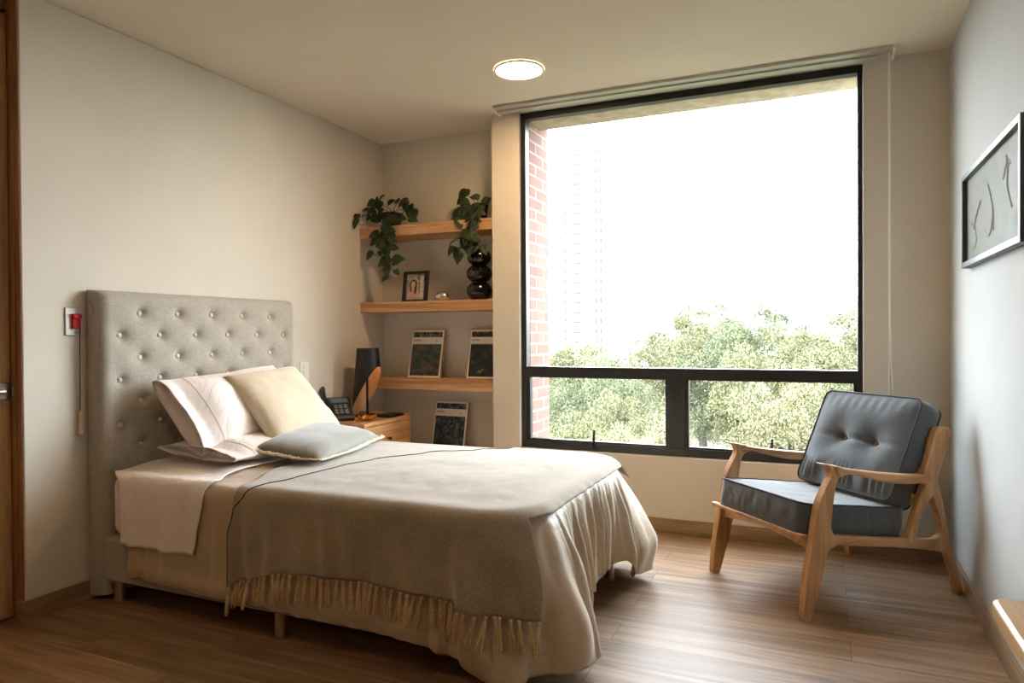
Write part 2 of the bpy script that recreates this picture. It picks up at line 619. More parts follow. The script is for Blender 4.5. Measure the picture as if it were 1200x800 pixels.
# door in the left wall
DX = -3.53
g = G()
g.box((DX - .04, -3.1, .012), (DX, -2.2265, 2.412))
door = struct(g.build('door_1', M['door'], bevel=.003))
g = G()
g.box((DX, -2.33, .879), (DX + .006, -2.231, .948))
g.tube([(DX + .006, -2.285, .915), (DX + .05, -2.285, .915)], .011, 12)
g.tube([(DX + .05, -2.275, .915), (DX + .052, -2.36, .915), (DX + .05, -2.41, .912)], .009, 10)
h = g.build('door_handle', M['chrome'], door, bevel=.002)
h['label'] = 'brushed steel handle plate'
# jamb on the return of the wall, with the stop strips and the transom above
g = G()
g.box((XL - .006, -2.226, 0), (XL - .03, -2.2215, H))
g.box((XL - .03, -2.232, 0), (XL - .052, -2.2215, H))
g.box((XL - .052, -2.2245, 0), (XL - .11, -2.2215, H))
g.box((DX - .03, -3.13, 2.422), (DX + .004, -2.2245, H))
g.box((DX - .03, -3.22, 0), (XL - .006, -3.11, H))
struct(g.build('trim_3', M['jamb'], bevel=.0015))
g = G()
g.lathe((XL - .042, -2.2335, .912), [(.004, -.001), (.008, 0.), (.008, .0022), (.0045, .003)], 16, M=Matrix.Rotation(R(90), 3, 'X') @ Matrix.Diagonal((.8, 2.6, 1)))
struct(g.build('trim_4', M['chrome']))

# window
g = G()
Y0, Y1 = .025, .083
FX0, FX1, FZ0, FZ1 = -2.2687, -.3748, .4298, 2.4885
bars = [((FX0, Y0, FZ0), (-2.237, Y1, FZ1)), ((-.398, Y0, FZ0), (FX1, Y1, FZ1)),
        ((-2.237, Y0, 2.4505), (-.398, Y1, FZ1)), ((-2.237, Y0, .867), (-.398, Y1, .9275)),
        ((-2.237, Y0, FZ0), (-.398, Y1, .474)), ((-1.364, Y0, .474), (-1.2735, Y1, .867))]
for lo, hi in bars: g.box(lo, hi)
win = struct(g.build('window_1', M['frameblk'], bevel=.002))
def sash(x0, x1):
    g = G()
    z0, z1, w = .474, .867, .02
    for lo, hi in (((x0, Y0 + .008, z0), (x0 + w, Y1 - .01, z1)), ((x1 - w, Y0 + .008, z0), (x1, Y1 - .01, z1)),
                   ((x0 + w, Y0 + .008, z0), (x1 - w, Y1 - .01, z0 + .012)), ((x0 + w, Y0 + .008, z1 - .006), (x1 - w, Y1 - .01, z1))):
        g.box(lo, hi)
    s = g.build('sash', M['frameblk'], win, bevel=.0015)
    g = G(); g.box((x0 + w, .05, z0 + .012), (x1 - w, .056, z1 - .006)); g.build('pane', M['glass'], s, smooth=False)
    xm = (x0 + x1) / 2 + (.0 if x0 < -2 else .02)
    g = G()
    g.box((xm - .022, Y0 - .006, z0 - .036), (xm + .022, Y0, z0 - .012))
    g.tube([(xm, Y0 - .004, z0 - .024), (xm, Y0 - .03, z0 - .02), (xm + .004, Y0 - .036, z0 + .01), (xm + .007, Y0 - .036, z0 + .088)], [.008, .008, .0085, .006], 10)
    g.build('window_handle', M['black'], s)
sash(-2.2370, -1.364)
sash(-1.2735, -.398)
g = G(); g.box((-2.237, .05, .9275), (-.398, .058, 2.4505)); g.build('pane', M['glass'], win, smooth=False)

# ---------------------------------------------------------------- blind cassette, lamps
bl = empty('roller_blind', 'slim aluminium roller blind cassette on the ceiling above the window', 'blind', (-1.31, -.1, 2.48))
g = G()
x0, x1 = -2.372, -.25
g.box((x0, -.155, 2.484), (x1, -.1, 2.4995))
g.box((x0, -.1, 2.476), (x1, -.052, 2.4995))
g.box((x0, -.046, 2.481), (x1, -.03, 2.4995))
g.build('cassette', M['alu'], bl, bevel=.002)
for xa in (x0 - .012, x1):
    g = G(); g.box((xa, -.157, 2.47), (xa + .012, -.03, 2.4995)); g.build('end_cap', M['white'], bl, bevel=.002)
g = G()
c1 = [(-.268, -.12, 2.478)] + [(-.268 - .001 * sin(k), -.12 + .002 * sin(k * .7), 2.4 - k * .115) for k in range(16)] + [(-.262, -.119, .62)]
c2 = [(-.262, -.112, 2.478), (-.262, -.112, 2.2), (-.262, -.112, 1.6), (-.262, -.112, 1.15), (-.258, -.112, 1.0), (-.25, -.113, .8), (-.25, -.115, .66), (-.262, -.119, .62)]
g.tube(c1, .0021, 6); g.tube(c2, .0021, 6)
g.build('pull_cord', M['white'], bl)

def downlight(x, y, r, strength, label):
    t = empty('ceiling_light', label, 'ceiling light', (x, y, H))
    g = G()
    g.lathe((x, y, H), [(r + .012, -.001), (r + .012, -.008), (r + .004, -.012), (r, -.010), (r, -.002)], 48, capb=False, capt=False)
    g.build('trim_ring', M['white'], t)
    g = G()
    g.lathe((x, y, H), [(r, -.004), (r, -.009), (r * .97, -.0105)], 48, capb=False)
    g.build('diffuser', emis('lamp_glow', (1., .66, .35), strength), t)
downlight(-2.0, -.622, .118, LAMP, 'round recessed ceiling light glowing warm white above the bed')
downlight(-2.0, -3.1, .118, FILL, 'added fill light, unseen behind the viewer, built like a round recessed ceiling light')  # unseen second lamp, added as warm fill for the room

# ---------------------------------------------------------------- shelves
for n, (z0, z1) in enumerate(((1.789, 1.860), (1.282, 1.350), (.766, .833), (.268, .335))):
    lab = ['highest oak wall shelf, under the two trailing plants', 'second oak wall shelf from the top, holding the black vase',
           'third oak wall shelf from the top, holding two art prints', 'lowest oak wall shelf, hidden low behind the bed'][n]
    g = G()
    zs = z1 - .018
    g.box((XL + .001, 0.001, z0), (XP - .001, YA - .001, zs - .0025))
    g.box((XL + .001, 0.007, zs - .0025), (XP - .001, YA - .001, zs))
    g.box((XL + .001, 0.001, zs), (XP - .001, YA - .001, z1))
    o = g.build('wall_shelf', M['oak_x'], bevel=.0012)
    tag(o, lab, 'shelf', 'oak wall shelves in the alcove')
SH1, SH2, SH3, SH4 = 1.860, 1.350, .833, .335

# ---------------------------------------------------------------- bed
bed = empty('bed', 'upholstered bed with tall button-tufted grey linen headboard', 'bed', (-2.42, -1.36, 0))
HY0, HY1, HTOP, HXF, HXB = -1.964, -.752, 1.328, -3.362, -3.448
btn = []
for i, z in enumerate((1.232, 1.133, 1.034, .937, .838, .74, .642)):
    for k in range(6):
        y = (-1.7635 + .2028 * k) if i % 2 == 0 else (-1.863 + .2032 * k)
        if y < HY1 - .05: btn.append((y, z))
rows = []
NY, NZ = 180, 190
rr = .035
zb = .022
for i in range(NZ + 1):
    z = zb + (HTOP - zb) * i / NZ
    row = []
    for j in range(NY + 1):
        y = HY0 + (HY1 - HY0) * j / NY
        d = 0.
        for by, bz in btn:
            q = sqrt((y - by) ** 2 + (z - bz) ** 2)
            if q < .11:
                d += .020 * math.exp(-(q / .020) ** 2) + .014 * math.exp(-(q / .05) ** 2)
        # soft diagonal pulls between neighbouring buttons
        # edge rounding
        ex = min(y - HY0, HY1 - y)
        ez = HTOP - z
        def rnd(e, r):
            return 0 if e >= r else r - sqrt(max(0, r * r - (r - e) ** 2))
        d += rnd(ex, .045) + rnd(ez, .045)
        puff = .006 * smoothstep(0, .12, ex) * smoothstep(0, .12, ez)
        row.append((HXF - d + puff + .0012 * nz(y * 5, z * 5), y, z))
    rows.append(row)
g = G()
g.grid(rows)
L0 = [r[0] for r in rows]; L1 = [r[-1] for r in rows]
g.grid([[(HXB, p[1], p[2]) for p in L0], L0])
g.grid([L1, [(HXB, p[1], p[2]) for p in L1]])
g.grid([rows[-1], [(HXB, p[1], p[2]) for p in rows[-1]]])
g.grid([[(HXB, p[1], p[2]) for p in rows[0]], rows[0]])
g.add([(HXB, HY0, zb), (HXB, HY1, zb), (HXB, HY1, HTOP), (HXB, HY0, HTOP)], [(0, 1, 2, 3)])
hb = g.build('headboard', M['linen'], bed, weld=True, angle=60)
sub_part(hb)
for y in (HY0 + .0005, HY1 - .0005):
    g = G()
    pts = [(HXF - .045, y, HTOP - .10)] + [(HXF - .082 + .036 * cos(a), y, HTOP - .084 + .039 * sin(a)) for a in (0, .4, .8, 1.2, pi / 2)] + [(HXB, y, HTOP - .047)]
    g.tube(pts, .002, 6)
    p = g.build('piping', M['piping'], hb)
    p['label'] = 'dark piping over the top of the side panel'
g = G()
g.lathe((0, 0, 0), [(.0005, .0065), (.006, .006), (.0105, .003), (.012, -.001), (.011, -.004)], 14, M=Matrix.Rotation(R(90), 3, 'Y'), capb=False)
bme = None
I = WORLD[bed].inverted()
for by, bz in btn:
    if bz < .6: continue
    pos = I @ V((HXF - .0205, by, bz))
    if bme is None:
        o = g.build('button', M['button'], None)
        o.parent = hb
        bme = o
    else:
        o = bme.copy(); COL.objects.link(o)
    o.location = pos
# base
def rbox(lo, hi, name, mat, parent, r=.02, seg=4):
    g = G(); g.box(lo, hi)
    return g.build(name, mat, parent, bevel=r, bseg=seg, angle=60)
g = G()
out = [(HXF - .01, -1.955), (HXF - .01, -.765)]
for cx, cy, a0 in ((-1.53, -.875, 90), (-1.53, -1.845, 0)):
    out += [(cx + .11 * cos(R(a0 - 10 * k)), cy + .11 * sin(R(a0 - 10 * k))) for k in range(10)]
k = len(out)
g.add([(x, y, .09) for x, y in out] + [(x, y, .272) for x, y in out], [tuple(range(k)), tuple(reversed(range(k, 2 * k)))] + [(i, (i + 1) % k, k + (i + 1) % k, k + i) for i in range(k)])
g.build('bed_base', M['linen'], bed, bevel=.010, bseg=3, angle=50)
for x, y in ((-3.311, -1.925), (-2.422, -1.935), (-1.47, -1.90), (-3.311, -.80), (-2.422, -.80), (-1.462, -.87)):
    g = G()
    g.lathe((x, y, 0), [(.026, 0), (.028, .002), (.028, .008), (.0235, .010), (.0235, .095)], 24)
    g.build('leg', M['chrome'], bed)
# mattress
ZM = .538
g = G()
YN, YF, XH, XF = -1.945, -.775, -3.345, -1.435
out = [(XH, YN), (XH, YF)]
for cx, cy, a0 in ((XF - .15, YF - .15, 90), (XF - .15, YN + .15, 0)):
    out += [(cx + .15 * cos(R(a0 - 9 * k)), cy + .15 * sin(R(a0 - 9 * k))) for k in range(11)]
k = len(out)
g.add([(x, y, .274) for x, y in out] + [(x, y, ZM) for x, y in out], [tuple(range(k)), tuple(reversed(range(k, 2 * k)))] + [(i, (i + 1) % k, k + (i + 1) % k, k + i) for i in range(k)])
o = g.build('mattress', M['sheet'], None, bevel=.05, bseg=6, angle=60)
tag(o, 'thick mattress in a white fitted sheet on the upholstered bed base', 'mattress')

# ------------------------------------------------- cloth draped over the bed
XS = -3.19
RC = .15
def perim(p, ins):
    """walk the mattress edge: near side towards the foot, the foot, the far side back; ins = inset of the edge"""
    yn, yf, xf = YN + ins, YF - ins, XF - ins
    rc = RC
    L1 = (xf - rc) - XS
    A = rc * pi / 2
    L2 = (yf - rc) - (yn + rc)
    if p <= L1: return V((XS + p, yn, 0)), V((0, -1, 0))
    p -= L1
    if p <= A:
        a = -pi / 2 + p / rc
        n = V((cos(a), sin(a), 0))
        return V((xf - rc, yn + rc, 0)) + n * rc, n
    p -= A
    if p <= L2: return V((xf, yn + rc + p, 0)), V((1, 0, 0))
    p -= L2
    if p <= A:
        a = p / rc
        n = V((cos(a), sin(a), 0))
        return V((xf - rc, yf - rc, 0)) + n * rc, n
    p -= A
    return V((xf - rc - p, yf, 0)), V((0, 1, 0))
INS = .03
L1 = (XF - INS - RC) - XS
AR = RC * pi / 2
L2 = (YF - INS - RC) - (YN + INS + RC)
PC1 = L1 + AR / 2               # near foot corner
PC2 = L1 + AR + L2 + AR / 2     # far foot corner
PEND = PC2 + AR / 2 + 1.5
HANG = [(0, .44), (.3, .452), (.8, .458), (1.25, .462), (1.45, .478), (1.55, .50), (PC1 - .06, .545), (PC1 + .12, .55), (PC1 + .28, .50),
        (PC1 + .34, .435), (PC1 + .5, .405), (PC2 - .32, .41), (PC2 - .24, .42), (PC2 - .20, .50), (PC2 - .05, .545), (PC2 + .2, .545), (PC2 + .4, .47), (PEND, .46)]
FLARE = [(0, .0), (1.2, .008), (1.5, .02), (PC1 - .10, .05), (PC1, .10), (PC1 + .10, .17), (PC1 + .20, .12), (PC1 + .32, .05), (PC1 + .5, .018),
         (PC2 - .32, .02), (PC2 - .2, .09), (PC2 - .06, .20), (PC2 + .06, .20), (PC2 + .25, .08), (PC2 + .5, .03), (PEND, .02)]
def folds(p, d):
    """sideways swing of the hanging cloth"""
    side = 1 - smoothstep(PC1 - .25, PC1 + .1, p)
    foot = smoothstep(PC1 - .15, PC1 + .15, p) * (1 - smoothstep(PC2 + .1, PC2 + .4, p))
    q = p + .012 * nz(p * 9, d * 4, 3.3)
    a = .0065 * sin(q * 23 + 1.2 + d * 4) + .005 * sin(q * 57 + 2.0 * nz(p * 3, d * 2) * 2)
    s = nz(q * 13 + d * 2.2, d * 1.1, 9.1)
    ridg = 1 - 2 * abs(nz(q * 19 + d * 1.4, d * .9, 4.7))
    b = .024 * s + .034 * (ridg - .5) + .010 * sin(q * 74 + d * 5 + 2 * s)
    near = math.exp(-((p - PC1 + .02) / .2) ** 2)
    c_ = near * .026 * (sin(p * 38 - d * 9 + .6) + .5 * sin(p * 66 + d * 9)) * smoothstep(.08, .35, d)
    return max(-.010, side * a + foot * (b + .010) + c_)
def skirt(p, d, off=0., fold=1., flare=1.):
    r = .045
    P, n = perim(p, INS)
    q = r * pi / 2
    zt = ZM + off
    if d <= q:
        a = d / r
        out, dr = r * sin(a), r * (1 - cos(a))
    else:
        out, dr = r, r + d - q
    ramp_ = smoothstep(.01, .24, d)
    fl = interp(FLARE, p) * (max(0, d - .05) / .45) ** 1.0 * flare * (1 - interp([(PC1 - .3, 0), (PC1, .25), (PC1 + .4, .1), (PC2 - .2, .45), (PC2 + .2, .45)], p) * smoothstep(.38, .56, d))
    out += fl + folds(p, d) * ramp_ * fold + .012 * smoothstep(.0, .1, d) + off
    z = zt - dr * (1 - .06 * min(1, fl / .1))
    return P + n * out + V((0, 0, z))
def topz(x, y):
    return .018 * sin(pi * max(0, min(1, (y - YN) / (YF - YN)))) + .003 * nz(x * 5, y * 6, 2.2) + .002 * nz(x * 17, y * 14, 5.)
def spine(p):
    P, n = perim(p, INS)
    return V((min(P.x, XF - .62), (YN + YF) / 2, 0))

# taupe duvet
NP, ND, NT = 760, 48, 26
rows = []
for i in range(NP + 1):
    p = PEND * i / NP
    P, n = perim(p, INS)
    sp = spine(p)
    row = []
    for t in range(NT):
        k = t / NT
        q = sp.lerp(P, k)
        e = smoothstep(1., .75, k)
        fz = .004 * (1 - 2 * abs(nz(q.x * 9, q.y * 5, 1.))) * e if q.x < -2.5 else 0
        row.append(V((q.x, q.y, ZM + .006 + topz(q.x, q.y) * e + fz)))
    h = interp(HANG, p) + .012 * nz(p * 6, 4.) + .006 * nz(p * 21, 1.)
    for d in range(ND + 1):
        dd = h * d / ND
        v = skirt(p, dd, .006)
        # the hem rolls under a little and puffs
        if dd > h - .075 and p < PC1 - .1:
            k = (dd - (h - .075)) / .075
            v += n * (.009 * sin(pi * k) - .003 * k)
        v.z = max(v.z, .006 + .003 * abs(nz(p * 30, dd * 30)))
        row.append(v)
    rows.append(row)
g = G(); g.grid(rows)
o = g.build('duvet', M['duvet'], None, angle=0, solid=.005, soff=-1)
tag(o, 'taupe satin duvet hanging in pleats to the floor at the foot of the bed', 'duvet')

# white turned-down top sheet
rows = []
def sheet_pt(x, s, off):
    """s: distance from the bed's middle line towards the near side"""
    half = (YF - YN) / 2 - INS
    yc = (YN + YF) / 2
    if s <= half:
        y = yc - s
        return V((x, y, ZM + off + topz(x, y) * smoothstep(half, half - .15, s)))
    v = skirt(max(0, x - XS), s - half, off + .003, 1.)
    if x < XS: v.x = x
    return v
HALF = (YF - YN) / 2 - INS
for i in range(61):
    u = i / 60
    row = []
    for j in range(110):
        s = -HALF + (2 * HALF + .315) * j / 109
        dwn = max(0, s - HALF)
        x0 = -3.335 + (.115 * smoothstep(-.02, .08, dwn))
        x1 = -2.735 - .055 * smoothstep(HALF + .03, HALF - .08, s) + .012 * nz(s * 9, 2.) - .07 * dwn / .3
        x = x0 + (x1 - x0) * u
        wr = .004 * (1 - 2 * abs(nz(x * 7, s * 3.5, 8.))) * (1 - smoothstep(HALF - .1, HALF, s))
        v = sheet_pt(x, s, .016)
        v.z += wr + .0025 * max(0, nz(x * 14, s * 9, 3.))
        if dwn > .05: v.y -= .004 * sin(x * 38 + dwn * 3) * smoothstep(.05, .3, dwn) + .003 * nz(x * 16, dwn * 9) - .002
        if u > .93: v += V((0, -.002 if dwn > .05 else 0, .003))
        if j > 106 and dwn > .2: v.y -= .002
        row.append(v)
    rows.append(row)
g = G(); g.grid(rows)
o = g.build('bed_sheet', M['sheet'], None, angle=0, solid=.0025, soff=-1)
g = G()
g.tube([q + V((0, -.0012, 0)) for q in rows[48][76:]], .0012, 5)
g.build('hem_stitch', M['sheet'], o, angle=0)
tag(o, 'white top sheet turned down at the head of the bed, hanging at its side', 'sheet')

# throw with a fringe
throw = empty('throw_blanket', 'grey-brown heather throw with tasselled fringe draped across the bed', 'blanket', (-2.0, -1.36, ZM))
PT0, PT1 = -2.625 - XS, PC1 - .005
def hem_z(x):
    return interp([(-2.63, .172), (-2.54, .214), (-2.34, .266), (-1.98, .281), (-1.66, .266), (-1.38, .215), (-1.2, .18)], x)
def lead(s):
    """x of the head-side edge at s (distance from middle to near side)"""
    if s > HALF: return interp([(HALF, -2.505), (HALF + .05, -2.54), (HALF + .12, -2.59), (HALF + .22, -2.615), (HALF + .4, -2.62)], s)
    return interp([(-HALF, -1.975), (-.4, -2.085), (-.21, -2.25), (.05, -2.37), (.25, -2.42), (.45, -2.46), (HALF, -2.505)], s)
NS, NX = 130, 150
def throw_rows(off, shift=0., hemadd=0., x_end=None):
    rows = []
    for j in range(NS + 1):
        w = j / NS
        row = []
        for i in range(NX + 1):
            u = i / NX
            # distance down at this column
            xb = -2.62 + u * 1.24
            dmax = (ZM + off) - hem_z(xb) + hemadd - .045 + .045 * pi / 2
            smax = HALF + dmax
            s = -HALF - .12 + (smax + HALF + .12) * w
            x0 = lead(s)
            xe = XF - INS
            x = x0 + (xe + .055 - x0) * u
            cx, cn, cf = xe - RC, YN + INS + RC, YF - INS - RC
            y = min(max((YN + YF) / 2 - s, YN + INS), YF - INS)
            dn = max(0., s - HALF, -HALF - s)            # hang on the near or far side
            if True:
                e = smoothstep(HALF, HALF - .14, s) * smoothstep(-HALF, -HALF + .14, s) * smoothstep(xe, xe - .15, x)
                dx = x - cx
                p_, ex = None, 0.
                v = V((x, y, ZM + off + topz(x, y) * e))
                if dx <= 0:
                    p_ = x - XS if s > 0 else L1 + 2 * AR + L2 - dx
                elif y < cn:                  # round the near foot corner
                    dy = cn - y
                    L, m = sqrt(dx * dx + dy * dy), max(dx, dy)
                    an = math.atan2(dx, dy)
                    v.x, v.y = cx + dx * m / L, cn - dy * m / L
                    p_, ex = L1 + RC * an, max(0., m - RC)
                elif y > cf:                  # the far one
                    dy = y - cf
                    L, m = sqrt(dx * dx + dy * dy), max(dx, dy)
                    an = math.atan2(dy, dx)
                    v.x, v.y = cx + dx * m / L, cf + dy * m / L
                    p_, ex = L1 + AR + L2 + RC * an, max(0., m - RC)
                else:
                    p_, ex = L1 + AR + (y - cn), max(0., dx - RC)
                hang = sqrt(dn * dn + ex * ex)
                if hang > 0:
                    v = skirt(p_, hang, off, 1., 1.)
                    n = perim(p_, INS)[1]
                    v += n * (.0025 * nz(v.x * 9, v.z * 7) + .002) * min(1, hang / .05)
            row.append(v)
        rows.append(row)
    return rows
rows = throw_rows(.024)
g = G(); g.grid(rows)
o = g.build('upper_layer', M['throw'], throw, angle=0, solid=.005, soff=-1)
sub_part(o)
g2 = G()
edge = [r[0] + V((-.001, 0, .001)) for r in rows]
g2.tube(edge, .0026, 6)
sm = g2.build('seam', M['seam'], o)
sm['label'] = 'dark folded edge of the throw'
hem = rows[-1]
# the layer folded underneath shows a strip towards the pillows
lrows = []
for j in range(81):
    w = j / 80
    row = []
    for i in range(13):
        u = i / 12
        s = -HALF - .1 + (2 * HALF + .1 + .2) * w
        xa = interp([(-HALF, -2.78), (-.38, -2.72), (.06, -2.685), (.32, -2.68), (HALF, -2.61), (HALF + .14, -2.60)], s)
        x = xa + (lead(s) + .03 - xa) * u
        if s <= HALF:
            y = (YN + YF) / 2 - s
            if s < -HALF:
                v = skirt(L1 + 2 * AR + L2 + (XF - INS - RC - x), -HALF - s, .0155)
            else:
                e = smoothstep(HALF, HALF - .12, s) * smoothstep(-HALF, -HALF + .12, s)
                v = V((x, y, ZM + .0165 + topz(x, y) * e + .002 * nz(x * 12, y * 9)))
        else:
            v = skirt(x - XS, s - HALF, .0155, 1.)
        row.append(v)
    lrows.append(row)
g = G(); g.grid(lrows)
g.build('lower_layer', M['throw'], throw, angle=0, solid=.003, soff=-1)
# tassels
rnd = random.Random(3)
tm = []
for k in range(4):
    g = G()
    g.lathe((0, 0, 0), [(.001, .007), (.005, .005), (.0065, 0), (.005, -.005), (.0035, -.008)], 8, capb=False, capt=False)
    for q in range(4):
        a = q * pi / 2 + k
        sp_ = .006 + .003 * rnd.random()
        w_ = .006 * (rnd.random() - .5)
        g.tube([(0, 0, -.005), (cos(a) * .004, sin(a) * .003, -.03), (cos(a) * sp_ + w_, sin(a) * .004, -.06), (cos(a) * sp_ * 1.1 + w_ * 2, sin(a) * .004, -.088 - .008 * rnd.random())], [.0035, .0038, .0036, .0022], 6)
    me = g.build('tassel', M['tassel'], None).data
    bpy.data.objects.remove(bpy.data.objects['tassel'])
    tm.append(me)
I = WORLD[throw].inverted()
NTAS = 46
acc = [0.]
for q0, q1_ in zip(hem, hem[1:]): acc.append(acc[-1] + (q1_ - q0).length)
for k in range(NTAS):
    tl = acc[-1] * (k + .55 + rnd.uniform(-.2, .2)) / NTAS
    i = max(0, min(NX - 1, next((q for q in range(NX) if acc[q + 1] >= tl), NX - 1)))
    f = i + (tl - acc[i]) / max(1e-6, acc[i + 1] - acc[i])
    pos = hem[i].lerp(hem[i + 1], f - i)
    tang = (hem[i + 1] - hem[i]).normalized()
    o = bpy.data.objects.new('tassel', tm[k % 4])
    COL.objects.link(o)
    o.parent = throw
    o.location = I @ (pos + V((tang.y, -tang.x, 0)) * .010 + V((0, 0, -.003)))
    o.rotation_euler = (R(rnd.uniform(-10, -4) - 6 * smoothstep(.75, 1, k / NTAS)), R(rnd.uniform(-12, 12) + 8 * sin(k * .7)), math.atan2(tang.y, tang.x))
    o.scale = (1, 1, rnd.uniform(.9, 1.1))

# ---------------------------------------------------------------- pillows
def frame3(c, udir, vdir):
    u = V(udir).normalized()
    v = (V(vdir) - u * V(vdir).dot(u)).normalized()
    return V(c), u, v, u.cross(v)

def cushion(name, mat, c, udir, vdir, w, h, t, label, pinch=.07, power=.5, wr=.006, seed=0., n=56, sag=0., drape=None, flat=.85):
    """knife-edge cushion: two puffed faces meeting in a seam; pulled-in sides, pointed corners"""
    C, u, v, N = frame3(c, udir, vdir)
    g = G()
    front, back = [], []
    for i in range(n + 1):
        a = -1 + 2 * i / n
        fr, bk = [], []
        for j in range(n + 1):
            b = -1 + 2 * j / n
            x = w / 2 * a * (1 - pinch * (1 - b * b) ** 1)
            y = h / 2 * b * (1 - pinch * (1 - a * a) ** 1)
            prof = ((1 - a ** 4) * (1 - b ** 4)) ** power
            th = t / 2 * prof
            k = nz(x * 9 + seed, y * 9, seed) * wr + wr * .8 * (1 - 2 * abs(nz(x * 5 + seed, y * 16, seed * 2))) * (1 - prof * .6)
            th2 = th + k * min(1, prof * 2.5)
            base = C + u * x + v * y + N * (-sag * (a * a) + .5 * wr * nz(a * 3 + seed, b * 3))
            pf, pb = base + N * th2, base - N * th * flat
            if drape:
                pf, pb = drape(pf), drape(pb)
            fr.append(pf); bk.append(pb)
        front.append(fr); back.append(bk)
    g.grid(front); g.grid(back, flip=True)
    return g, front

def keep_above(z0):
    def f(p):
        return V((p.x, p.y, max(p.z, z0 + .35 * max(0, p.z - z0)))) if p.z < z0 + .0 else p
    return f

def bed_pillow(c, udir, vdir, w, h, t, label, seed, gap, drape=None):
    """pillow in a pillowcase whose open hem end sticks out past the pillow at -u"""
    C, u, v, N = frame3(c, udir, vdir)
    nu, nr = 60, 56
    rows = []
    for i in range(nu + 1):
        a = -1 + 2 * i / nu
        row = []
        # half thickness: open lip at a=-1, closed seam at a=+1
        full = (max(0, 1 - a ** 4)) ** .5
        lip = gap * smoothstep(-.55, -1, a)
        th = max(t / 2 * full * smoothstep(-1.12, -.5, a), lip, .0015 if a > .5 else .0)
        for k in range(nr):
            q = 2 * pi * k / nr
            cb, sb = cos(q), sin(q)
            b = math.copysign(abs(cb) ** .75, cb)
            s_ = math.copysign(abs(sb) ** 1.15, sb)
            x = w / 2 * a * (1 - .035 * (1 - b * b))
            hh = h / 2 * (1 - .05 * (1 - a * a) * 1.0)
            y = hh * b
            wrk = .006 * nz(x * 8 + seed, y * 8, s_ + seed) + .006 * (1 - 2 * abs(nz(x * 4 + seed, y * 13, s_ * .5)))
            zz = th * s_ + wrk * (1 if abs(s_) > .2 else .2) * min(1, th / .03)
            p = C + u * x + v * y + N * zz
            if drape: p = drape(p)
            row.append(p)
        row.append(row[0])
        rows.append(row)
    g = G()
    g.grid(rows)
    # inside of the mouth: a cloth wall set back from the lip
    i0 = 3
    inner = [C + (p - C) * 1 for p in rows[i0]]
    cen = sum(inner[:-1], V((0, 0, 0))) / nr
    cen_back = cen + u * .03
    g.grid([rows[0], [p.lerp(cen, .03) + u * .01 for p in rows[1]], [p.lerp(cen, .06) + u * .01 for p in rows[i0]], [cen_back.lerp(p, .5) for p in inner], [cen_back.lerp(p, .02) for p in inner]])
    # stitched hem line around the cuff
    o = g.build('pillow', M['pillow'], None, angle=0, weld=True)
    tag(o, label, 'pillow', 'white bed pillows against the headboard')
    g = G()
    ih = int(nu * .17)
    pts = [p + (p - cen).normalized() * .0005 for p in rows[ih][:-1]]
    g.tube(pts, .0018, 5, closed=True)
    g.build('hem_seam', M['pillow'], o)
    return o

ZP = ZM + .046
def press(p):
    return V((p.x, p.y, ZP + (p.z - ZP) * .12)) if p.z < ZP else p
bed_pillow((-3.04, -1.40, ZP + .036), (.0, 1, -.01), (1, 0.03, -.06), .74, .46, .115, 'white pillow lying flat, underneath the leaning pillow', 3., .024, press)
bed_pillow((-3.152, -1.39, .788), (0, 1, .056), (-.25, -.04, .29), .75, .42, .15, 'white pillow leaning upright on the headboard', 11., .045)
g, fr = cushion('cushion', None, (-3.035, -1.23, .785), (.05, 1, .06), (-.30, .045, .30), .47, .45, .15, '', .06, .45, .005, 5., flat=.3)
o = g.build('cushion', M['cream'], None, angle=0, weld=True)
tag(o, 'square plain cream cushion propped on the white pillows', 'cushion')
# small grey cushion with a cream trim
GC = (-2.735, -1.315, ZP + .034)
def press2(p):
    zz = ZP + .008
    return V((p.x, p.y, zz + (p.z - zz) * .12)) if p.z < zz else p
g, fr = cushion('cushion', None, GC, (-.14, 1, .06), (-1, -.06, .14), .56, .34, .12, '', .04, .5, .004, 21., drape=press2, flat=.5)
o = g.build('cushion', M['greyvelvet'], None, angle=0, weld=True)
tag(o, 'small oblong grey velvet cushion with cream edge trim, lying on the bed', 'cushion')
n = len(fr) - 1
loop = [fr[i][0] for i in range(n)] + [fr[n][j] for j in range(n)] + [fr[i][n] for i in range(n, 0, -1)] + [fr[0][j] for j in range(n, 0, -1)]
cen = sum(loop, V((0, 0, 0))) / len(loop)
g = G()
r0, r1, r2 = [], [], []
for k, p in enumerate(loop):
    dd = (p - cen); dd.z = 0; dd.normalize()
    wv = .003 * sin(k * 1.9) + .002 * sin(k * .8)
    r0.append(p); r1.append(p + dd * .014 + V((0, 0, .005 + wv))); r2.append(p + dd * .026 + V((0, 0, -.002 + wv * .6)))
for r in (r0, r1, r2): r.append(r[0])
for r in (r0, r1, r2):
    for q in r: q.z = max(q.z, ZP + .010)
g.grid([r0, r1, r2])
tr = g.build('trim', M['trim'], o, angle=0, solid=.006, soff=0)
tr['label'] = 'cream ruffled edge trim'

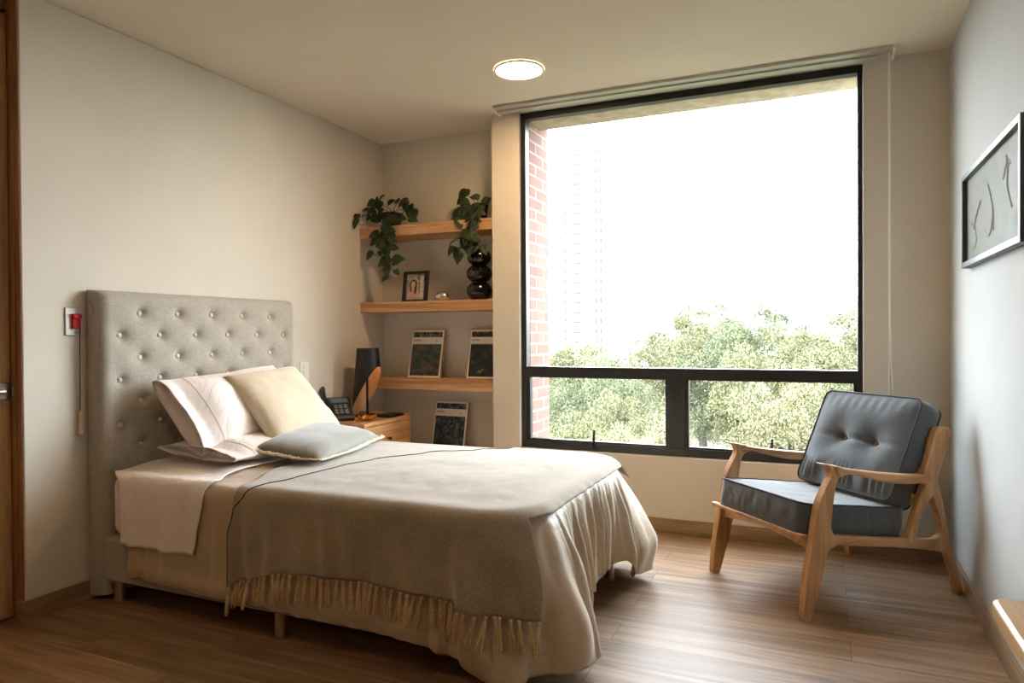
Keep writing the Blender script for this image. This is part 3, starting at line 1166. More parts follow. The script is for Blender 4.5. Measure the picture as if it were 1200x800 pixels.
# ---------------------------------------------------------------- nightstand
NX0, NX1, NY0, NY1, NZT = -3.446, -3.052, -.528, -.022, .598
ns = empty('nightstand', 'oak nightstand with two drawers between the bed and the alcove', 'nightstand', ((NX0 + NX1) / 2, (NY0 + NY1) / 2, 0))
g = G()
g.box((NX0, NY0, .06), (NX1, NY0 + .018, NZT))
g.box((NX0, NY1 - .018, .06), (NX1, NY1, NZT + .012))
g.box((NX0, NY0 + .018, NZT - .022), (NX1 - .002, NY1 - .018, NZT))
g.box((NX0, NY0 + .018, .06), (NX1 - .02, NY1 - .018, .08))
g.box((NX0, NY0 + .018, .08), (NX0 + .01, NY1 - .018, NZT - .022))
g.build('carcass', M['oak_y'], ns, bevel=.0015)
for z0, z1 in ((.33, NZT - .026), (.084, .326)):
    g = G(); g.box((NX1 - .02, NY0 + .021, z0), (NX1 - .001, NY1 - .021, z1)); g.box((NX1 - .30, NY0 + .03, z0 + .01), (NX1 - .02, NY1 - .03, z0 + .02))
    d = g.build('drawer', M['oak_y'], ns, bevel=.0015)
    sub_part(d)
    g = G(); g.lathe((NX1 - .001, (NY0 + NY1) / 2, (z0 + z1) / 2 + .03), [(.006, 0), (.006, .012), (.011, .016), (.011, .022), (.007, .025)], 16, M=Matrix.Rotation(R(90), 3, 'Y'))
    g.build('knob', M['black'], d)
for x in (NX0 + .03, NX1 - .03):
    for y in (NY0 + .03, NY1 - .03):
        g = G(); g.lathe((x, y, 0), [(.012, 0), (.017, .062)], 16); g.build('leg', M['oak_z'], ns)

# table lamp
lx, ly = -3.275, -.185
lamp = empty('table_lamp', 'black table lamp with slanted-cut conical shade on the nightstand', 'lamp', (lx, ly, NZT))
g = G(); g.lathe((lx, ly, NZT), [(.075, .0008), (.078, .003), (.078, .009), (.074, .012), (.006, .013)], 40); g.build('base', M['black'], lamp)
g = G(); g.tube([(lx, ly, NZT + .012), (lx, ly, NZT + .34)], .0075, 12); g.build('stem', M['black'], lamp)
# shade: cone, lower rim cut by a slanted plane that opens towards the room
scx, scy = lx + .0, ly + .01
ZT = NZT + .445
def shade_r(z): return .071 + (ZT - z) * .085
nrm_dir = V((.93, .05, 0)).normalized()     # the cut rises towards this side
def cutz(a, r):
    k = (cos(a) * nrm_dir.x + sin(a) * nrm_dir.y)
    return ZT - .275 + .155 * k
rows_o, rows_i = [], []
for i in range(15):
    ro, ri = [], []
    for k in range(65):
        a = 2 * pi * k / 64
        zc = cutz(a, 0)
        z = ZT + (zc - ZT) * i / 14
        r = shade_r(z)
        ro.append((scx + r * cos(a), scy + r * sin(a), z))
        ri.append((scx + (r - .002) * cos(a), scy + (r - .002) * sin(a), z))
    rows_o.append(ro); rows_i.append(ri)
g = G(); g.grid(rows_o); g.grid([rows_o[-1], rows_i[-1]]); g.grid([rows_o[0], rows_i[0]])
g.add([rows_o[0][k] for k in range(64)], [tuple(range(64))])
sh = g.build('lamp_shade', M['black'], lamp, weld=True, angle=50)
sub_part(sh)
g = G(); g.grid(rows_i); li = g.build('shade_lining', M['goldlin'], sh, weld=True)
li['label'] = 'warm golden inside of the shade'
g = G()
g.tube([(lx, ly, NZT + .33), (lx, ly, NZT + .365)], .014, 16)
g.build('socket', M['black'], lamp)
g = G(); g.lathe((lx, ly, NZT + .365), [(.012, 0), (.02, .02), (.024, .035), (.02, .05), (.008, .06)], 20); g.build('bulb', emis('bulb_glow', (1, .66, .34), 5.), lamp)

# gold dish
gx, gy = -3.145, -.37
g = G()
rows = []
for i in range(10):
    r = .055 * i / 9
    row = []
    for k in range(49):
        a = 2 * pi * k / 48
        z = .004 + .022 * (i / 9) ** 2 + .009 * (i / 9) * sin(a * 6 + .8 * sin(a * 2)) + .003 * nz(cos(a) * r * 60, sin(a) * r * 60)
        row.append((gx + 1.0 * r * cos(a), gy + 1.25 * r * sin(a), NZT + max(.001, z)))
    rows.append(row)
g.grid(rows)
for k in range(9):
    a = k * 2.4; r = .012 + .022 * (k % 3) / 2
    cx, cy = gx + r * cos(a), gy + r * sin(a)
    g.lathe((cx, cy, NZT + .012), [(.003, 0), (.011, .004), (.014, .011), (.009, .019), (.002, .022)], 7, M=Matrix.Rotation(.5 * sin(k * 3.), 3, 'X') @ Matrix.Rotation(k * 1.3, 3, 'Z'))
o = g.build('trinket_dish', M['gold'], None, angle=25, weld=True)
tag(o, 'crinkled golden trinket dish beside the lamp base', 'dish')
# dark case
g = G(); g.box((-3.19, -.215, NZT + .0005), (-3.08, -.055, NZT + .019), M=None)
o = g.build('slim_case', M['tablet'], None, bevel=.004, bseg=3)
tag(o, 'slim dark teal case lying on the nightstand near its far edge', 'case')

# desk phone
px_, py_ = -3.37, -.412
PHS = 1.16
ph = empty('desk_phone', 'black desk telephone with keypad on the nightstand next to the bed', 'telephone', (px_, py_, NZT), R(-42))
ph.scale = (PHS, PHS, PHS)
WORLD[ph] = WORLD[ph] @ Matrix.Scale(PHS, 4)
W = WORLD[ph]
def L(p): return W @ V(p)
g = G()     # wedge body, keypad looks towards +x
prof = [(-.085, .001), (.095, .001), (.10, .012), (.092, .028), (-.05, .115), (-.075, .112), (-.088, .03)]
vs, fs = [], []
for y in (-.085, .095):
    vs += [L((x, y, z)) for x, z in prof]
k = len(prof)
fs = [tuple(range(k)), tuple(reversed(range(k, 2 * k)))] + [(i, (i + 1) % k, k + (i + 1) % k, k + i) for i in range(k)]
g.add(vs, fs)
body = g.build('body', M['plastic'], ph, bevel=.008, bseg=3)
sub_part(body)
sl = math.atan2(.115 - .028, -.05 - .092)
def face(t, y, lift=.001):
    """point on the sloping face, t 0..1 from bottom to top"""
    x = .092 + (-.05 - .092) * t
    z = .028 + (.115 - .028) * t
    return L((x + .52 * lift, y, z + .85 * lift))
def facebox(g, t0, t1, y0, y1, hgt):
    lo = [face(t0, y0, .0), face(t0, y1, .0), face(t1, y1, .0), face(t1, y0, .0)]
    hi = [face(t0, y0, hgt), face(t0, y1, hgt), face(t1, y1, hgt), face(t1, y0, hgt)]
    g.add(lo + hi, [(0, 3, 2, 1), (4, 5, 6, 7), (0, 1, 5, 4), (1, 2, 6, 5), (2, 3, 7, 6), (3, 0, 4, 7)])
g = G(); facebox(g, .70, .93, -.012, .08, .003); s_ = g.build('screen', plain('grey_lcd', (92, 104, 122), .25), body); s_['label'] = 'grey display'
for r_ in range(4):
    for c_ in range(3):
        g = G()
        t = .12 + .13 * r_
        y = .0 + .026 * c_
        facebox(g, t, t + .075, y, y + .017, .005)
        g.build('key', M['key'], body, smooth=False)
g = G()
hp = [(-.066, .132), (-.02, .152), (.035, .118), (.078, .075)]
pts = [L((.088, -.052, .050)), L((.07, -.052, .078)), L((.02, -.052, .112)), L((-.035, -.052, .146)), L((-.07, -.052, .16)), L((-.098, -.052, .15))]
g.tube(pts, [.022, .023, .017, .017, .025, .022], 14)
g.build('handset', M['plastic'], ph)
g = G()
pts = []
for k in range(130):
    t = k / 129
    b = L((.09 - .15 * t, -.085 - .028 * sin(pi * t), (.035 - .026 * sin(pi * min(1, t * 1.2)))))
    pts.append(b + V((.006 * cos(k * 1.1), .006 * sin(k * 1.1), .006)))
g.tube(pts, .0018, 5)
g.build('coiled_cord', M['plastic'], ph)

# ---------------------------------------------------------------- things on the shelves
def heart_leaf(g, base, d, up, size, curl=.25, mi=0):
    """pothos leaf from its stalk point along d"""
    d = V(d).normalized()
    s = d.cross(V(up))
    s = s.normalized() if s.length > 1e-4 else d.orthogonal().normalized()
    n = s.cross(d)
    prof = [(0, 0), (-.06, .16), (.02, .33), (.2, .42), (.42, .40), (.65, .28), (.85, .12), (1, 0)]
    vs, fs = [], []
    for t, w in prof:
        drop = -curl * t * t * .6
        for q in (-1, -.5, 0, .5, 1):
            vs.append(V(base) + size * (d * (t if abs(q) > .1 or t > 0 else 0) + s * w * q * .95 + n * (drop + .16 * abs(q) * w)))
    for i in range(len(prof) - 1):
        for j in range(4):
            a = i * 5 + j
            fs.append((a, a + 1, a + 6, a + 5))
    g.add(vs, fs, mi)

def cam_ray_point(u, v, y):
    """the place at depth y seen at photo position (u, v): used once, to read positions off the photo"""
    r = (u - 600) / 821.033 * Rv - (v - 400) / 821.033 * Uv + Fv
    c = V((-.5682, -3.9749, 1.1246))
    p = c + r * ((y - c.y) / r.y)
    if p.x < XL + .035: p = c + r * ((XL + .035 - c.x) / r.x)      # stay clear of the left wall
    return p

rl = random.Random(12)
def pothos(label, potc, potr, poth, leaves, vines, ybase, square):
    t = empty('potted_pothos', label, 'plant', (potc[0], potc[1], SH1), 0, 'trailing plants on the top shelf')
    g = G()
    x, y = potc
    if square:
        a, b = potr, potr * .8
        vs = [(x + sx * q, y + sy * q, z) for q, z in ((b, SH1), (a, SH1 + poth), (a - .006, SH1 + poth), (a - .008, SH1 + poth - .015)) for sx, sy in ((-1, -1), (1, -1), (1, 1), (-1, 1))]
        fs = [(3, 2, 1, 0)] + [(4 * i + k, 4 * i + (k + 1) % 4, 4 * i + 4 + (k + 1) % 4, 4 * i + 4 + k) for i in range(3) for k in range(4)] + [(12, 13, 14, 15)]
        g.add(vs, fs)
    else:
        g.lathe((x, y, SH1), [(potr * .75, 0), (potr, poth), (potr - .006, poth), (potr - .01, poth - .015)], 24)
    g.build('pot', M['pot'], t, angle=30)
    gl, gs = G(), G()
    pots = V((x, y, SH1 + poth))
    nodes = []
    for vine in vines:
        pts = []
        for (u, v, dy) in vine:
            pts.append(cam_ray_point(u, v, ybase + dy))
        pts = [pots + V((rl.uniform(-.02, .02), rl.uniform(-.02, .02), -.01))] + pts
        sm = catmull(pts, 5)
        gs.tube(sm, .0022, 5)
        nodes += sm
    for (u, v, s, dy) in leaves:
        c = cam_ray_point(u, v, ybase + dy)
        nb = min(nodes, key=lambda q: (q - c).length)
        away = c - nb
        d = V((away.x * 2.0 + rl.uniform(-.02, .02), away.y * .6 - .012, away.z * 1.2 - .030 + rl.uniform(-.01, .01)))
        if d.length < 1e-4: d = V((0, 0, -1))
        d.normalize()
        up = V((rl.uniform(-.4, .4), -1, rl.uniform(.1, .9)))
        size = s / 7.28 / 178 * 1.5
        base = c - d * size * .45
        heart_leaf(gl, base, d, up, size, rl.uniform(.1, .4))
        gs.tube([nb, nb.lerp(base, .5) + V((0, -.004, .006)), base], .0014, 4)
    gs.build('vines', M['stem'], t, angle=0)
    gl.build('foliage', M['leaf'], t, angle=0, solid=.0008, soff=0)

def q1(L_): return [(410 + a / 7.28, 220 + b / 7.28, s, dy) for a, b, s, dy in L_]
lv1 = q1([(272, 82, 60, 0), (225, 105, 42, .02), (175, 130, 60, -.02), (215, 150, 52, .03), (250, 150, 60, 0), (185, 180, 60, -.03), (135, 185, 44, .0), (130, 235, 60, -.03),
          (155, 255, 42, .0), (60, 250, 50, -.03), (50, 305, 66, -.03), (205, 220, 52, .02), (215, 265, 70, -.03), (250, 255, 52, 0), (260, 200, 52, .0), (240, 120, 50, .05), (200, 160, 55, .05), (165, 215, 52, .03),
          (350, 120, 60, .03), (400, 118, 52, .05), (450, 125, 80, .02), (475, 155, 72, 0), (510, 190, 84, .0), (535, 230, 92, -.02), (540, 270, 60, -.02), (455, 262, 50, -.04), (440, 240, 40, .0),
          (370, 270, 84, -.11), (310, 300, 72, -.13), (300, 350, 72, -.14), (340, 390, 92, -.14), (200, 400, 72, -.14), (220, 450, 82, -.14), (260, 440, 62, -.13), (285, 480, 82, -.14), (360, 440, 62, -.15),
          (325, 345, 70, -.13), (350, 360, 60, -.14), (240, 480, 50, -.13), (290, 400, 60, -.12),
          (375, 510, 62, -.14), (315, 550, 82, -.14), (260, 558, 42, -.14), (165, 575, 62, -.14), (290, 630, 92, -.14), (410, 615, 92, -.14), (315, 710, 82, -.14), (400, 720, 44, -.14), (300, 770, 52, -.14)])
def pv(seq, ox, oy, sc): return [(ox + a / sc, oy + b / sc, dy) for a, b, dy in seq]
vn1 = [pv([(340, 180, .03), (300, 160, .02), (250, 120, 0), (225, 110, 0)], 410, 220, 7.28),
       pv([(300, 190, .02), (210, 200, -.02), (160, 270, -.05), (95, 320, -.04), (60, 270, -.03)], 410, 220, 7.28),
       pv([(340, 200, -.04), (315, 260, -.11), (300, 340, -.135), (320, 420, -.135), (300, 500, -.135), (310, 590, -.135), (340, 660, -.135), (375, 710, -.135)], 410, 220, 7.28),
       pv([(330, 250, -.1), (250, 420, -.13), (265, 520, -.135), (250, 575, -.135), (190, 560, -.135)], 410, 220, 7.28),
       pv([(315, 640, -.135), (330, 720, -.135), (355, 770, -.135), (310, 780, -.135)], 410, 220, 7.28),
       pv([(390, 150, .03), (440, 130, .02), (490, 170, 0), (530, 230, -.01)], 410, 220, 7.28),
       pv([(400, 190, 0), (450, 190, -.01), (500, 270, -.03), (455, 305, -.04), (435, 270, -.04)], 410, 220, 7.28)]
pothos('trailing pothos in a black pot at the left end of the top shelf', (-3.275, .115), .052, .108, lv1, vn1, .10, True)
def q2(L_): return [(510 + a / 5.714, 215 + b / 5.714, s * 1.274, dy) for a, b, s, dy in L_]
lv2 = q2([(185, 80, 70, 0), (165, 115, 50, .02), (200, 70, 55, .03), (265, 90, 45, 0), (335, 125, 60, -.02), (205, 135, 60, -.04), (255, 165, 70, -.06), (215, 185, 60, -.06), (150, 205, 75, -.06), (135, 190, 60, -.02), (265, 215, 55, -.1),
          (165, 255, 65, -.1), (215, 225, 60, -.1), (275, 255, 60, -.11), (250, 290, 60, -.13), (305, 165, 42, -.06), (310, 195, 40, -.07), (225, 250, 55, -.1), (180, 100, 50, .04), (285, 235, 45, -.1),
          (215, 335, 75, -.14), (275, 370, 50, -.14), (220, 400, 45, -.14), (155, 400, 70, -.14), (120, 425, 60, -.14), (105, 450, 50, -.14), (155, 485, 70, -.14), (185, 435, 65, -.14), (245, 435, 70, -.14),
          (330, 440, 50, -.14), (235, 460, 50, -.14), (200, 380, 42, -.14), (175, 405, 60, -.13), (210, 440, 50, -.13)])
vn2 = [pv([(270, 130, .02), (230, 90, .02), (190, 80, 0), (165, 110, 0)], 510, 215, 5.714),
       pv([(280, 120, 0), (310, 115, -.01), (340, 128, -.02)], 510, 215, 5.714),
       pv([(260, 150, -.03), (190, 150, -.05), (175, 220, -.06), (160, 260, -.09)], 510, 215, 5.714),
       pv([(270, 160, -.04), (240, 220, -.1), (210, 290, -.13), (205, 360, -.135), (180, 420, -.135), (130, 425, -.135), (105, 455, -.135)], 510, 215, 5.714),
       pv([(275, 170, -.05), (270, 260, -.12), (250, 310, -.135), (235, 390, -.135), (250, 430, -.135), (290, 435, -.135), (330, 440, -.135)], 510, 215, 5.714)]
pothos('trailing pothos at the right end of the top shelf, above the black vase', (-2.60, .125), .055, .115, lv2, vn2, .10, False)

# bubble vase
vx, vy = -2.605, .115
prof = [(.04, 0)]
for (zc, rz, rx) in ((.061, .060, .079), (.172, .060, .079), (.278, .056, .075)):
    for k in range(-5, 6):
        a = k / 5 * 1.08
        prof.append((rx * cos(a) ** .8 + .004, zc + rz * sin(a)))
prof += [(.026, .330), (.021, .336), (.023, .346), (.017, .346), (.013, .335)]
g = G(); g.lathe((vx, vy, SH2), prof, 48)
o = g.build('bubble_vase', M['gloss'], None, angle=75)
tag(o, 'glossy black vase of three stacked bubbles on the second shelf', 'vase')

# small photo frame
pf = empty('photo_frame', 'small black frame with a portrait photo on the second shelf', 'photo frame', (-3.083, .10, SH2))
th = R(8)
MF = Matrix.Translation(V((-3.083, .085, SH2 + .004))) @ Matrix.Rotation(-th, 4, 'X')
def FB(g, x0, x1, z0, z1, y0, y1, mi=0): g.box((x0, y0, z0), (x1, y1, z1), mi, MF)
g = G()
w2, hh = .098, .208
FB(g, -w2, -w2 + .026, 0, hh, 0, .016); FB(g, w2 - .026, w2, 0, hh, 0, .016)
FB(g, -w2 + .026, w2 - .026, 0, .012, 0, .016); FB(g, -w2 + .026, w2 - .026, hh - .018, hh, 0, .016)
FB(g, -w2 + .026, w2 - .026, .012, hh - .018, .010, .014)
g.build('frame', M['black'], pf, bevel=.001)
g = G(); g.add([MF @ V(p) for p in ((-.02, .016, .11), (.02, .016, .11), (.03, .075, .0 - .01 + .004), (-.03, .075, -.006))], [(0, 1, 2, 3)]); g.build('stand', M['black'], pf, solid=.003)
pm = [plain('photo_backdrop', (150, 140, 130), .5, var=.25, scale=22), plain('photo_skin', (196, 158, 140), .5), plain('photo_hair', (66, 50, 42), .5), plain('photo_dress', (188, 176, 158), .5, var=.12, scale=60), plain('photo_brown', (112, 94, 78), .5, var=.2, scale=40), plain('photo_pink', (190, 150, 138), .5, var=.1, scale=60)]
g = G()
def PF(pts, mi, y): g.add([MF @ V((x, y, z)) for x, z in pts], [tuple(range(len(pts)))], mi)
def EL(cx, cz, rx, rz, mi, y, n=20): PF([(cx + rx * cos(2 * pi * k / n), cz + rz * sin(2 * pi * k / n)) for k in range(n)], mi, y)
PF([(-.072, .012), (.072, .012), (.072, .19), (-.072, .19)], 0, .0098)
EL(.030, .168, .024, .02, 4, .0096); EL(.044, .158, .024, .026, 4, .0095)
PF([(.008, .012), (.018, .12), (.03, .145), (.056, .142), (.066, .11), (.068, .012)], 3, .0093)
EL(.048, .158, .015, .020, 1, .0091)
PF([(.022, .13), (.032, .14), (.034, .04), (.024, .04)], 4, .0090)
PF([(-.066, .012), (-.064, .055), (-.045, .078), (-.018, .084), (.012, .07), (.024, .05), (.028, .012)], 1, .0087)
PF([(-.058, .012), (-.05, .045), (-.02, .06), (.012, .045), (.02, .012)], 5, .0085)
EL(-.018, .122, .027, .031, 2, .0083); PF([(-.045, .12), (-.040, .066), (-.028, .07), (-.03, .12)], 2, .0082); PF([(.009, .12), (.006, .05), (-.012, .06), (-.006, .12)], 2, .0081)
EL(-.019, .116, .0165, .024, 1, .0077); PF([(-.027, .10), (-.012, .10), (-.008, .076), (-.03, .076)], 1, .0078)
EL(.024, .05, .018, .012, 5, .0076)
p_ = g.build('portrait', pm, pf, smooth=False)
p_['label'] = 'portrait of two long-haired people posing close together'

# chrome pebble
g = G()
px0, py0 = -2.868, .09
prof = [(.0008 + .052 * max(0, cos(a)) ** .9, .034 + .034 * sin(a)) for a in [(-pi / 2 + .55) + (pi - .56) * k / 16 for k in range(17)]]
g.lathe((px0, py0, SH2 - .0045), prof, 32, M=Matrix.Diagonal((1, .8, 1)))
o = g.build('chrome_ornament', M['mirror'], None, angle=70)
tag(o, 'small rounded shiny chrome ornament between photo frame and vase', 'ornament')

# art prints
def art_print(label, xl, w, hgt, zb, y_bot, lean, mats, rot=0., cat='art print'):
    t = empty('art_print', label, cat, (xl + w / 2, y_bot, zb), 0, 'white-bordered art prints in the alcove')
    Mx = Matrix.Translation(V((xl + w / 2, y_bot, zb))) @ Matrix.Rotation(rot, 4, 'Z') @ Matrix.Rotation(-lean, 4, 'X')
    def B(g, x0, x1, z0, z1, y0, y1, mi=0): g.box((x0, y0, z0), (x1, y1, z1), mi, Mx)
    g = G(); B(g, -w / 2, w / 2, 0, hgt, 0, .018)
    b = g.build('backing', M['oak_x'], t, bevel=.0012)
    W_ = WORLD[t]; sub_part(b)
    g = G(); B(g, -w / 2 + .003, w / 2 - .003, .003, hgt - .003, -.0012, 0); 
    s = g.build('sheet', M['ivory'], t, smooth=False); s['label'] = 'white printed sheet'
    sub_part(s)
    m_ = w * .055
    g = G(); B(g, -w / 2 + m_, w / 2 - m_, hgt * .045, hgt * .70, -.0020, -.0012); a = g.build('painting', mats[0], t, smooth=False); a['label'] = 'dark painted main picture'
    g = G(); B(g, -w / 2 + m_, w / 2 - m_, hgt * .845, hgt * .955, -.0020, -.0012); a = g.build('detail_strip', mats[1], t, smooth=False); a['label'] = 'narrow dark picture strip along the top'
    g = G()
    x = -w / 2 + m_ * 1.2
    for k, ln in enumerate((.010, .008, .009, .007, .010, .008)):
        B(g, x, x + ln * w / .25 * .75, hgt * .765, hgt * .80, -.0017, -.0012); x += ln * w / .25 * 1.15
    g.build('caption', M['ink'], t, smooth=False)
    g = G(); B(g, w * .27, w * .30, hgt * .745, hgt * .775, -.0017, -.0012)
    g.build('small_emblem', M['inkdark'], t, smooth=False)
mA = picture_mat('painting_sunset', [(.3, (24, 32, 30)), (.45, (50, 62, 60)), (.55, (78, 88, 82)), (.63, (112, 88, 60)), (.75, (64, 100, 84))], 14, 2.3, (1, 1, 2.2))
mA2 = picture_mat('strip_foliage', [(.35, (14, 22, 16)), (.5, (46, 66, 56)), (.62, (128, 136, 124)), (.75, (60, 70, 40))], 40, 5.)
mB = picture_mat('painting_night', [(.35, (10, 14, 18)), (.52, (26, 34, 38)), (.62, (64, 54, 34)), (.7, (170, 136, 88)), (.78, (40, 48, 56))], 16, 7.7)
mB2 = picture_mat('strip_night', [(.4, (16, 14, 12)), (.55, (58, 46, 34)), (.66, (168, 140, 104))], 30, 9.)
mC = picture_mat('painting_crowd', [(.3, (8, 14, 22)), (.46, (24, 42, 56)), (.56, (46, 78, 88)), (.61, (140, 112, 108)), (.66, (44, 70, 80)), (.74, (186, 170, 158))], 30, 13.)
mC2 = picture_mat('strip_blue', [(.4, (12, 18, 28)), (.52, (48, 66, 84)), (.66, (124, 136, 146))], 40, 3.)
art_print('white-bordered art print with a brownish green landscape, left one on the third shelf', -3.192, .258, .337, SH3, .168, R(13), (mA, mA2))
art_print('white-bordered art print with a nearly black night scene, beside the window pillar', -2.735, .258, .337, SH3, .168, R(13), (mB, mB2))
art_print('white-bordered art print with a dark blue crowd scene, low behind the bed', -3.017, .262, .345, SH4, .175, R(12), (mC, mC2), R(-2))

# ---------------------------------------------------------------- wall devices
al = empty('alarm_switch', 'red call switch on a metal wall plate beside the headboard', 'switch', (-3.455, -2.012, 1.19))
g = G(); g.box((XL + .0005, -2.052, 1.133), (XL + .007, -1.970, 1.25)); g.build('wall_plate', M['steelplate'], al, bevel=.002)
g = G(); g.box((XL + .007, -2.028, 1.160), (XL + .018, -1.993, 1.224)); g.box((XL + .007, -2.029, 1.205), (XL + .024, -1.992, 1.224))
g.build('red_button', M['red'], al, bevel=.003)
g = G()
for y0, y1, z0, z1 in ((-2.02, -1.99, 1.143, 1.1455),):
    g.box((XL + .007, y0, z0), (XL + .0074, y1, z1))
g.build('plate_marks', M['inkdark'], al, smooth=False)
g = G(); g.tube([(XL + .016, -1.996, 1.163), (XL + .012, -1.995, 1.10), (XL + .012, -1.996, .95), (XL + .012, -1.997, .805)], .0022, 6); g.build('pull_cord', M['cord'], al)
g = G(); g.lathe((XL + .0145, -1.998, .712), [(.008, 0), (.0125, .002), (.0125, .02), (.0095, .03), (.0085, .098), (.006, .102)], 16); g.build('pull_handle', M['tan'], al)

ls = empty('light_switch', 'white three-key wall switch between headboard and telephone', 'switch', (-3.455, -.576, .906))
g = G(); g.box((XL + .0005, -.616, .846), (XL + .008, -.536, .967)); g.build('wall_plate', M['white'], ls, bevel=.002)
for k in range(3):
    g = G(); z = .862 + k * .031; g.box((XL + .008, -.592, z), (XL + .0115, -.556, z + .028)); g.build('rocker_key', M['white'], ls, bevel=.0015)

# ---------------------------------------------------------------- wall picture on the right wall
wp = empty('wall_picture', 'black framed pale drawing hanging on the right wall', 'picture', (-.02, -1.0, 1.58))
ya, yb, za, zbb, dp, fw = -1.475, -.525, 1.389, 1.770, .032, .022
g = G()
g.box((-dp, ya, za), (-.001, ya + fw, zbb)); g.box((-dp, yb - fw, za), (-.001, yb, zbb))
g.box((-dp, ya + fw, za), (-.001, yb - fw, za + fw)); g.box((-dp, ya + fw, zbb - fw), (-.001, yb - fw, zbb))
g.build('frame', plain('black_lacquer', (16, 16, 17), .38, spec=.8), wp, bevel=.001)
mD = picture_mat('pale_drawing', [(.3, (150, 152, 150)), (.5, (168, 169, 166)), (.7, (182, 182, 178))], 5, 1.)
g = G(); g.box((-.014, ya + fw, za + fw), (-.011, yb - fw, zbb - fw)); dr = g.build('drawing', mD, wp, smooth=False)
g = G()
def stroke(pts, r): g.tube([(-.0145, y, z) for y, z in catmull([(a, b, 0) for a, b in pts], 6) and [(q.x, q.y) for q in catmull([(a, b, 0) for a, b in pts], 6)]], r, 4)
stroke([(-.64, 1.56), (-.70, 1.53), (-.73, 1.57), (-.82, 1.62)], .004)
stroke([(-.95, 1.66), (-1.0, 1.60), (-1.03, 1.55), (-1.04, 1.48)], .0035)
stroke([(-1.22, 1.70), (-1.25, 1.66), (-1.24, 1.60), (-1.30, 1.52)], .004)
stroke([(-1.18, 1.63), (-1.24, 1.68), (-1.28, 1.66)], .003)
stroke([(-.62, 1.48), (-.68, 1.45), (-.74, 1.48), (-.72, 1.53)], .0025)
stroke([(-.9, 1.5), (-.95, 1.47), (-1.0, 1.49), (-1.02, 1.54)], .0025)
g.build('pencil_strokes', plain('graphite', (152, 154, 154), .7), wp, angle=0)
g = G(); g.box((-.021, ya + fw, za + fw), (-.019, yb - fw, zbb - fw)); g.build('glazing', M['picglass'], wp, smooth=False)

# ---------------------------------------------------------------- desk at the lower right edge
dk = empty('console_table', 'light oak console table top with rounded corner, against the right wall', 'table', (-.18, -3.2, 0))
g = G()
DX0, DX1, DY0, DY1, DZ = -.345, -.004, -3.72, -2.764, .74
rc = .02
out = []
for cx, cy, a0 in ((DX0 + rc, DY1 - rc, 90), (DX0 + rc, DY0 + rc, 180)):
    for k in range(7):
        a = R(a0 + 90 * k / 6); out.append((cx + rc * cos(a), cy + rc * sin(a)))
out += [(DX1, DY0), (DX1, DY1)]
k = len(out)
vs = [(x, y, DZ - .028) for x, y in out] + [(x, y, DZ) for x, y in out]
g.add(vs, [tuple(reversed(range(k))), tuple(range(k, 2 * k))] + [(i, (i + 1) % k, k + (i + 1) % k, k + i) for i in range(k)])
g.build('table_top', wood('light_oak_top', (176, 130, 78), (222, 180, 122), 'Y', .3), dk, bevel=.007, bseg=4, angle=60)
for y in (-3.2, -3.6):
    for x in (-.30, -.05):
        g = G(); g.box((x - .02, y - .02, 0), (x + .02, y + .02, DZ - .028)); g.build('leg', M['oak_z'], dk, bevel=.002)

# ---------------------------------------------------------------- armchair
CB = V((-.618, -1.024, 0)); dv = V((.73305628, .68016799, 0)); nvv = V((.68016799, -.73305628, 0))
ang = math.atan2(dv.y, dv.x)
WID = .626
CC = CB + dv * .38 - nvv * WID / 2
ch = empty('armchair', 'wooden lounge armchair with charcoal grey cushions, in the corner by the window', 'armchair', (CC.x, CC.y, 0), ang)
def CL(d, w, z):
    """d: from front to back, w: 0 at the near side .. WID at the far side"""
    return CB + dv * d - nvv * w + V((0, 0, z))
def slab(name, outline, w0, w1, mat, n=3, bev=.007, wob=None):
    pts = catmull([(a, b, 0) for a, b in outline], n, True)
    g = G()
    k = len(pts)
    vs = [CL(p.x, w0, p.y) for p in pts] + [CL(p.x, w1, p.y) for p in pts]
    bm = bmesh.new()
    g.add(vs, [tuple(range(k)), tuple(reversed(range(k, 2 * k)))] + [(i, (i + 1) % k, k + (i + 1) % k, k + i) for i in range(k)])
    return g.build(name, mat, ch, bevel=bev, bseg=3, angle=50)
def dbl(pts):      # doubled points keep corners crisp under the spline
    o = []
    for p in pts:
        o.append(p)
    return o
front_leg = [(-.016, .001), (.016, .001), (.035, .05), (.05, .094), (.07, .16), (.084, .214), (.095, .25), (.112, .272), (.143, .283), (.15, .319), (.134, .322), (.120, .342), (.116, .361), (.121, .41), (.127, .454),
             (.134, .495), (.144, .529), (.152, .546), (.168, .557), (.175, .587), (.14, .597), (.10, .606), (.072, .611), (.076, .604), (.105, .594), (.116, .575), (.115, .555), (.106, .539), (.082, .50), (.062, .465), (.05, .43), (.04, .39), (.034, .35), (.028, .314), (.016, .25), (.003, .193), (-.006, .13), (-.012, .078)]
arm = [(.150, .553), (.19, .560), (.225, .556), (.29, .540), (.348, .524), (.40, .512), (.459, .503), (.53, .497), (.58, .497), (.605, .488), (.635, .50), (.63, .53), (.606, .537), (.589, .531), (.53, .535), (.459, .543), (.38, .553), (.301, .565), (.23, .577), (.173, .588), (.13, .598)]
post = [(.668, .706), (.69, .722), (.735, .722), (.752, .71), (.757, .69), (.742, .65), (.725, .61), (.705, .562), (.69, .53), (.678, .50), (.668, .465), (.655, .435), (.640, .424), (.625, .412), (.596, .365), (.578, .335), (.570, .305), (.567, .28), (.54, .24), (.51, .26), (.524, .294), (.54, .333), (.56, .38), (.582, .428), (.597, .465), (.606, .49), (.604, .515), (.606, .536), (.615, .56), (.626, .587), (.65, .65)]
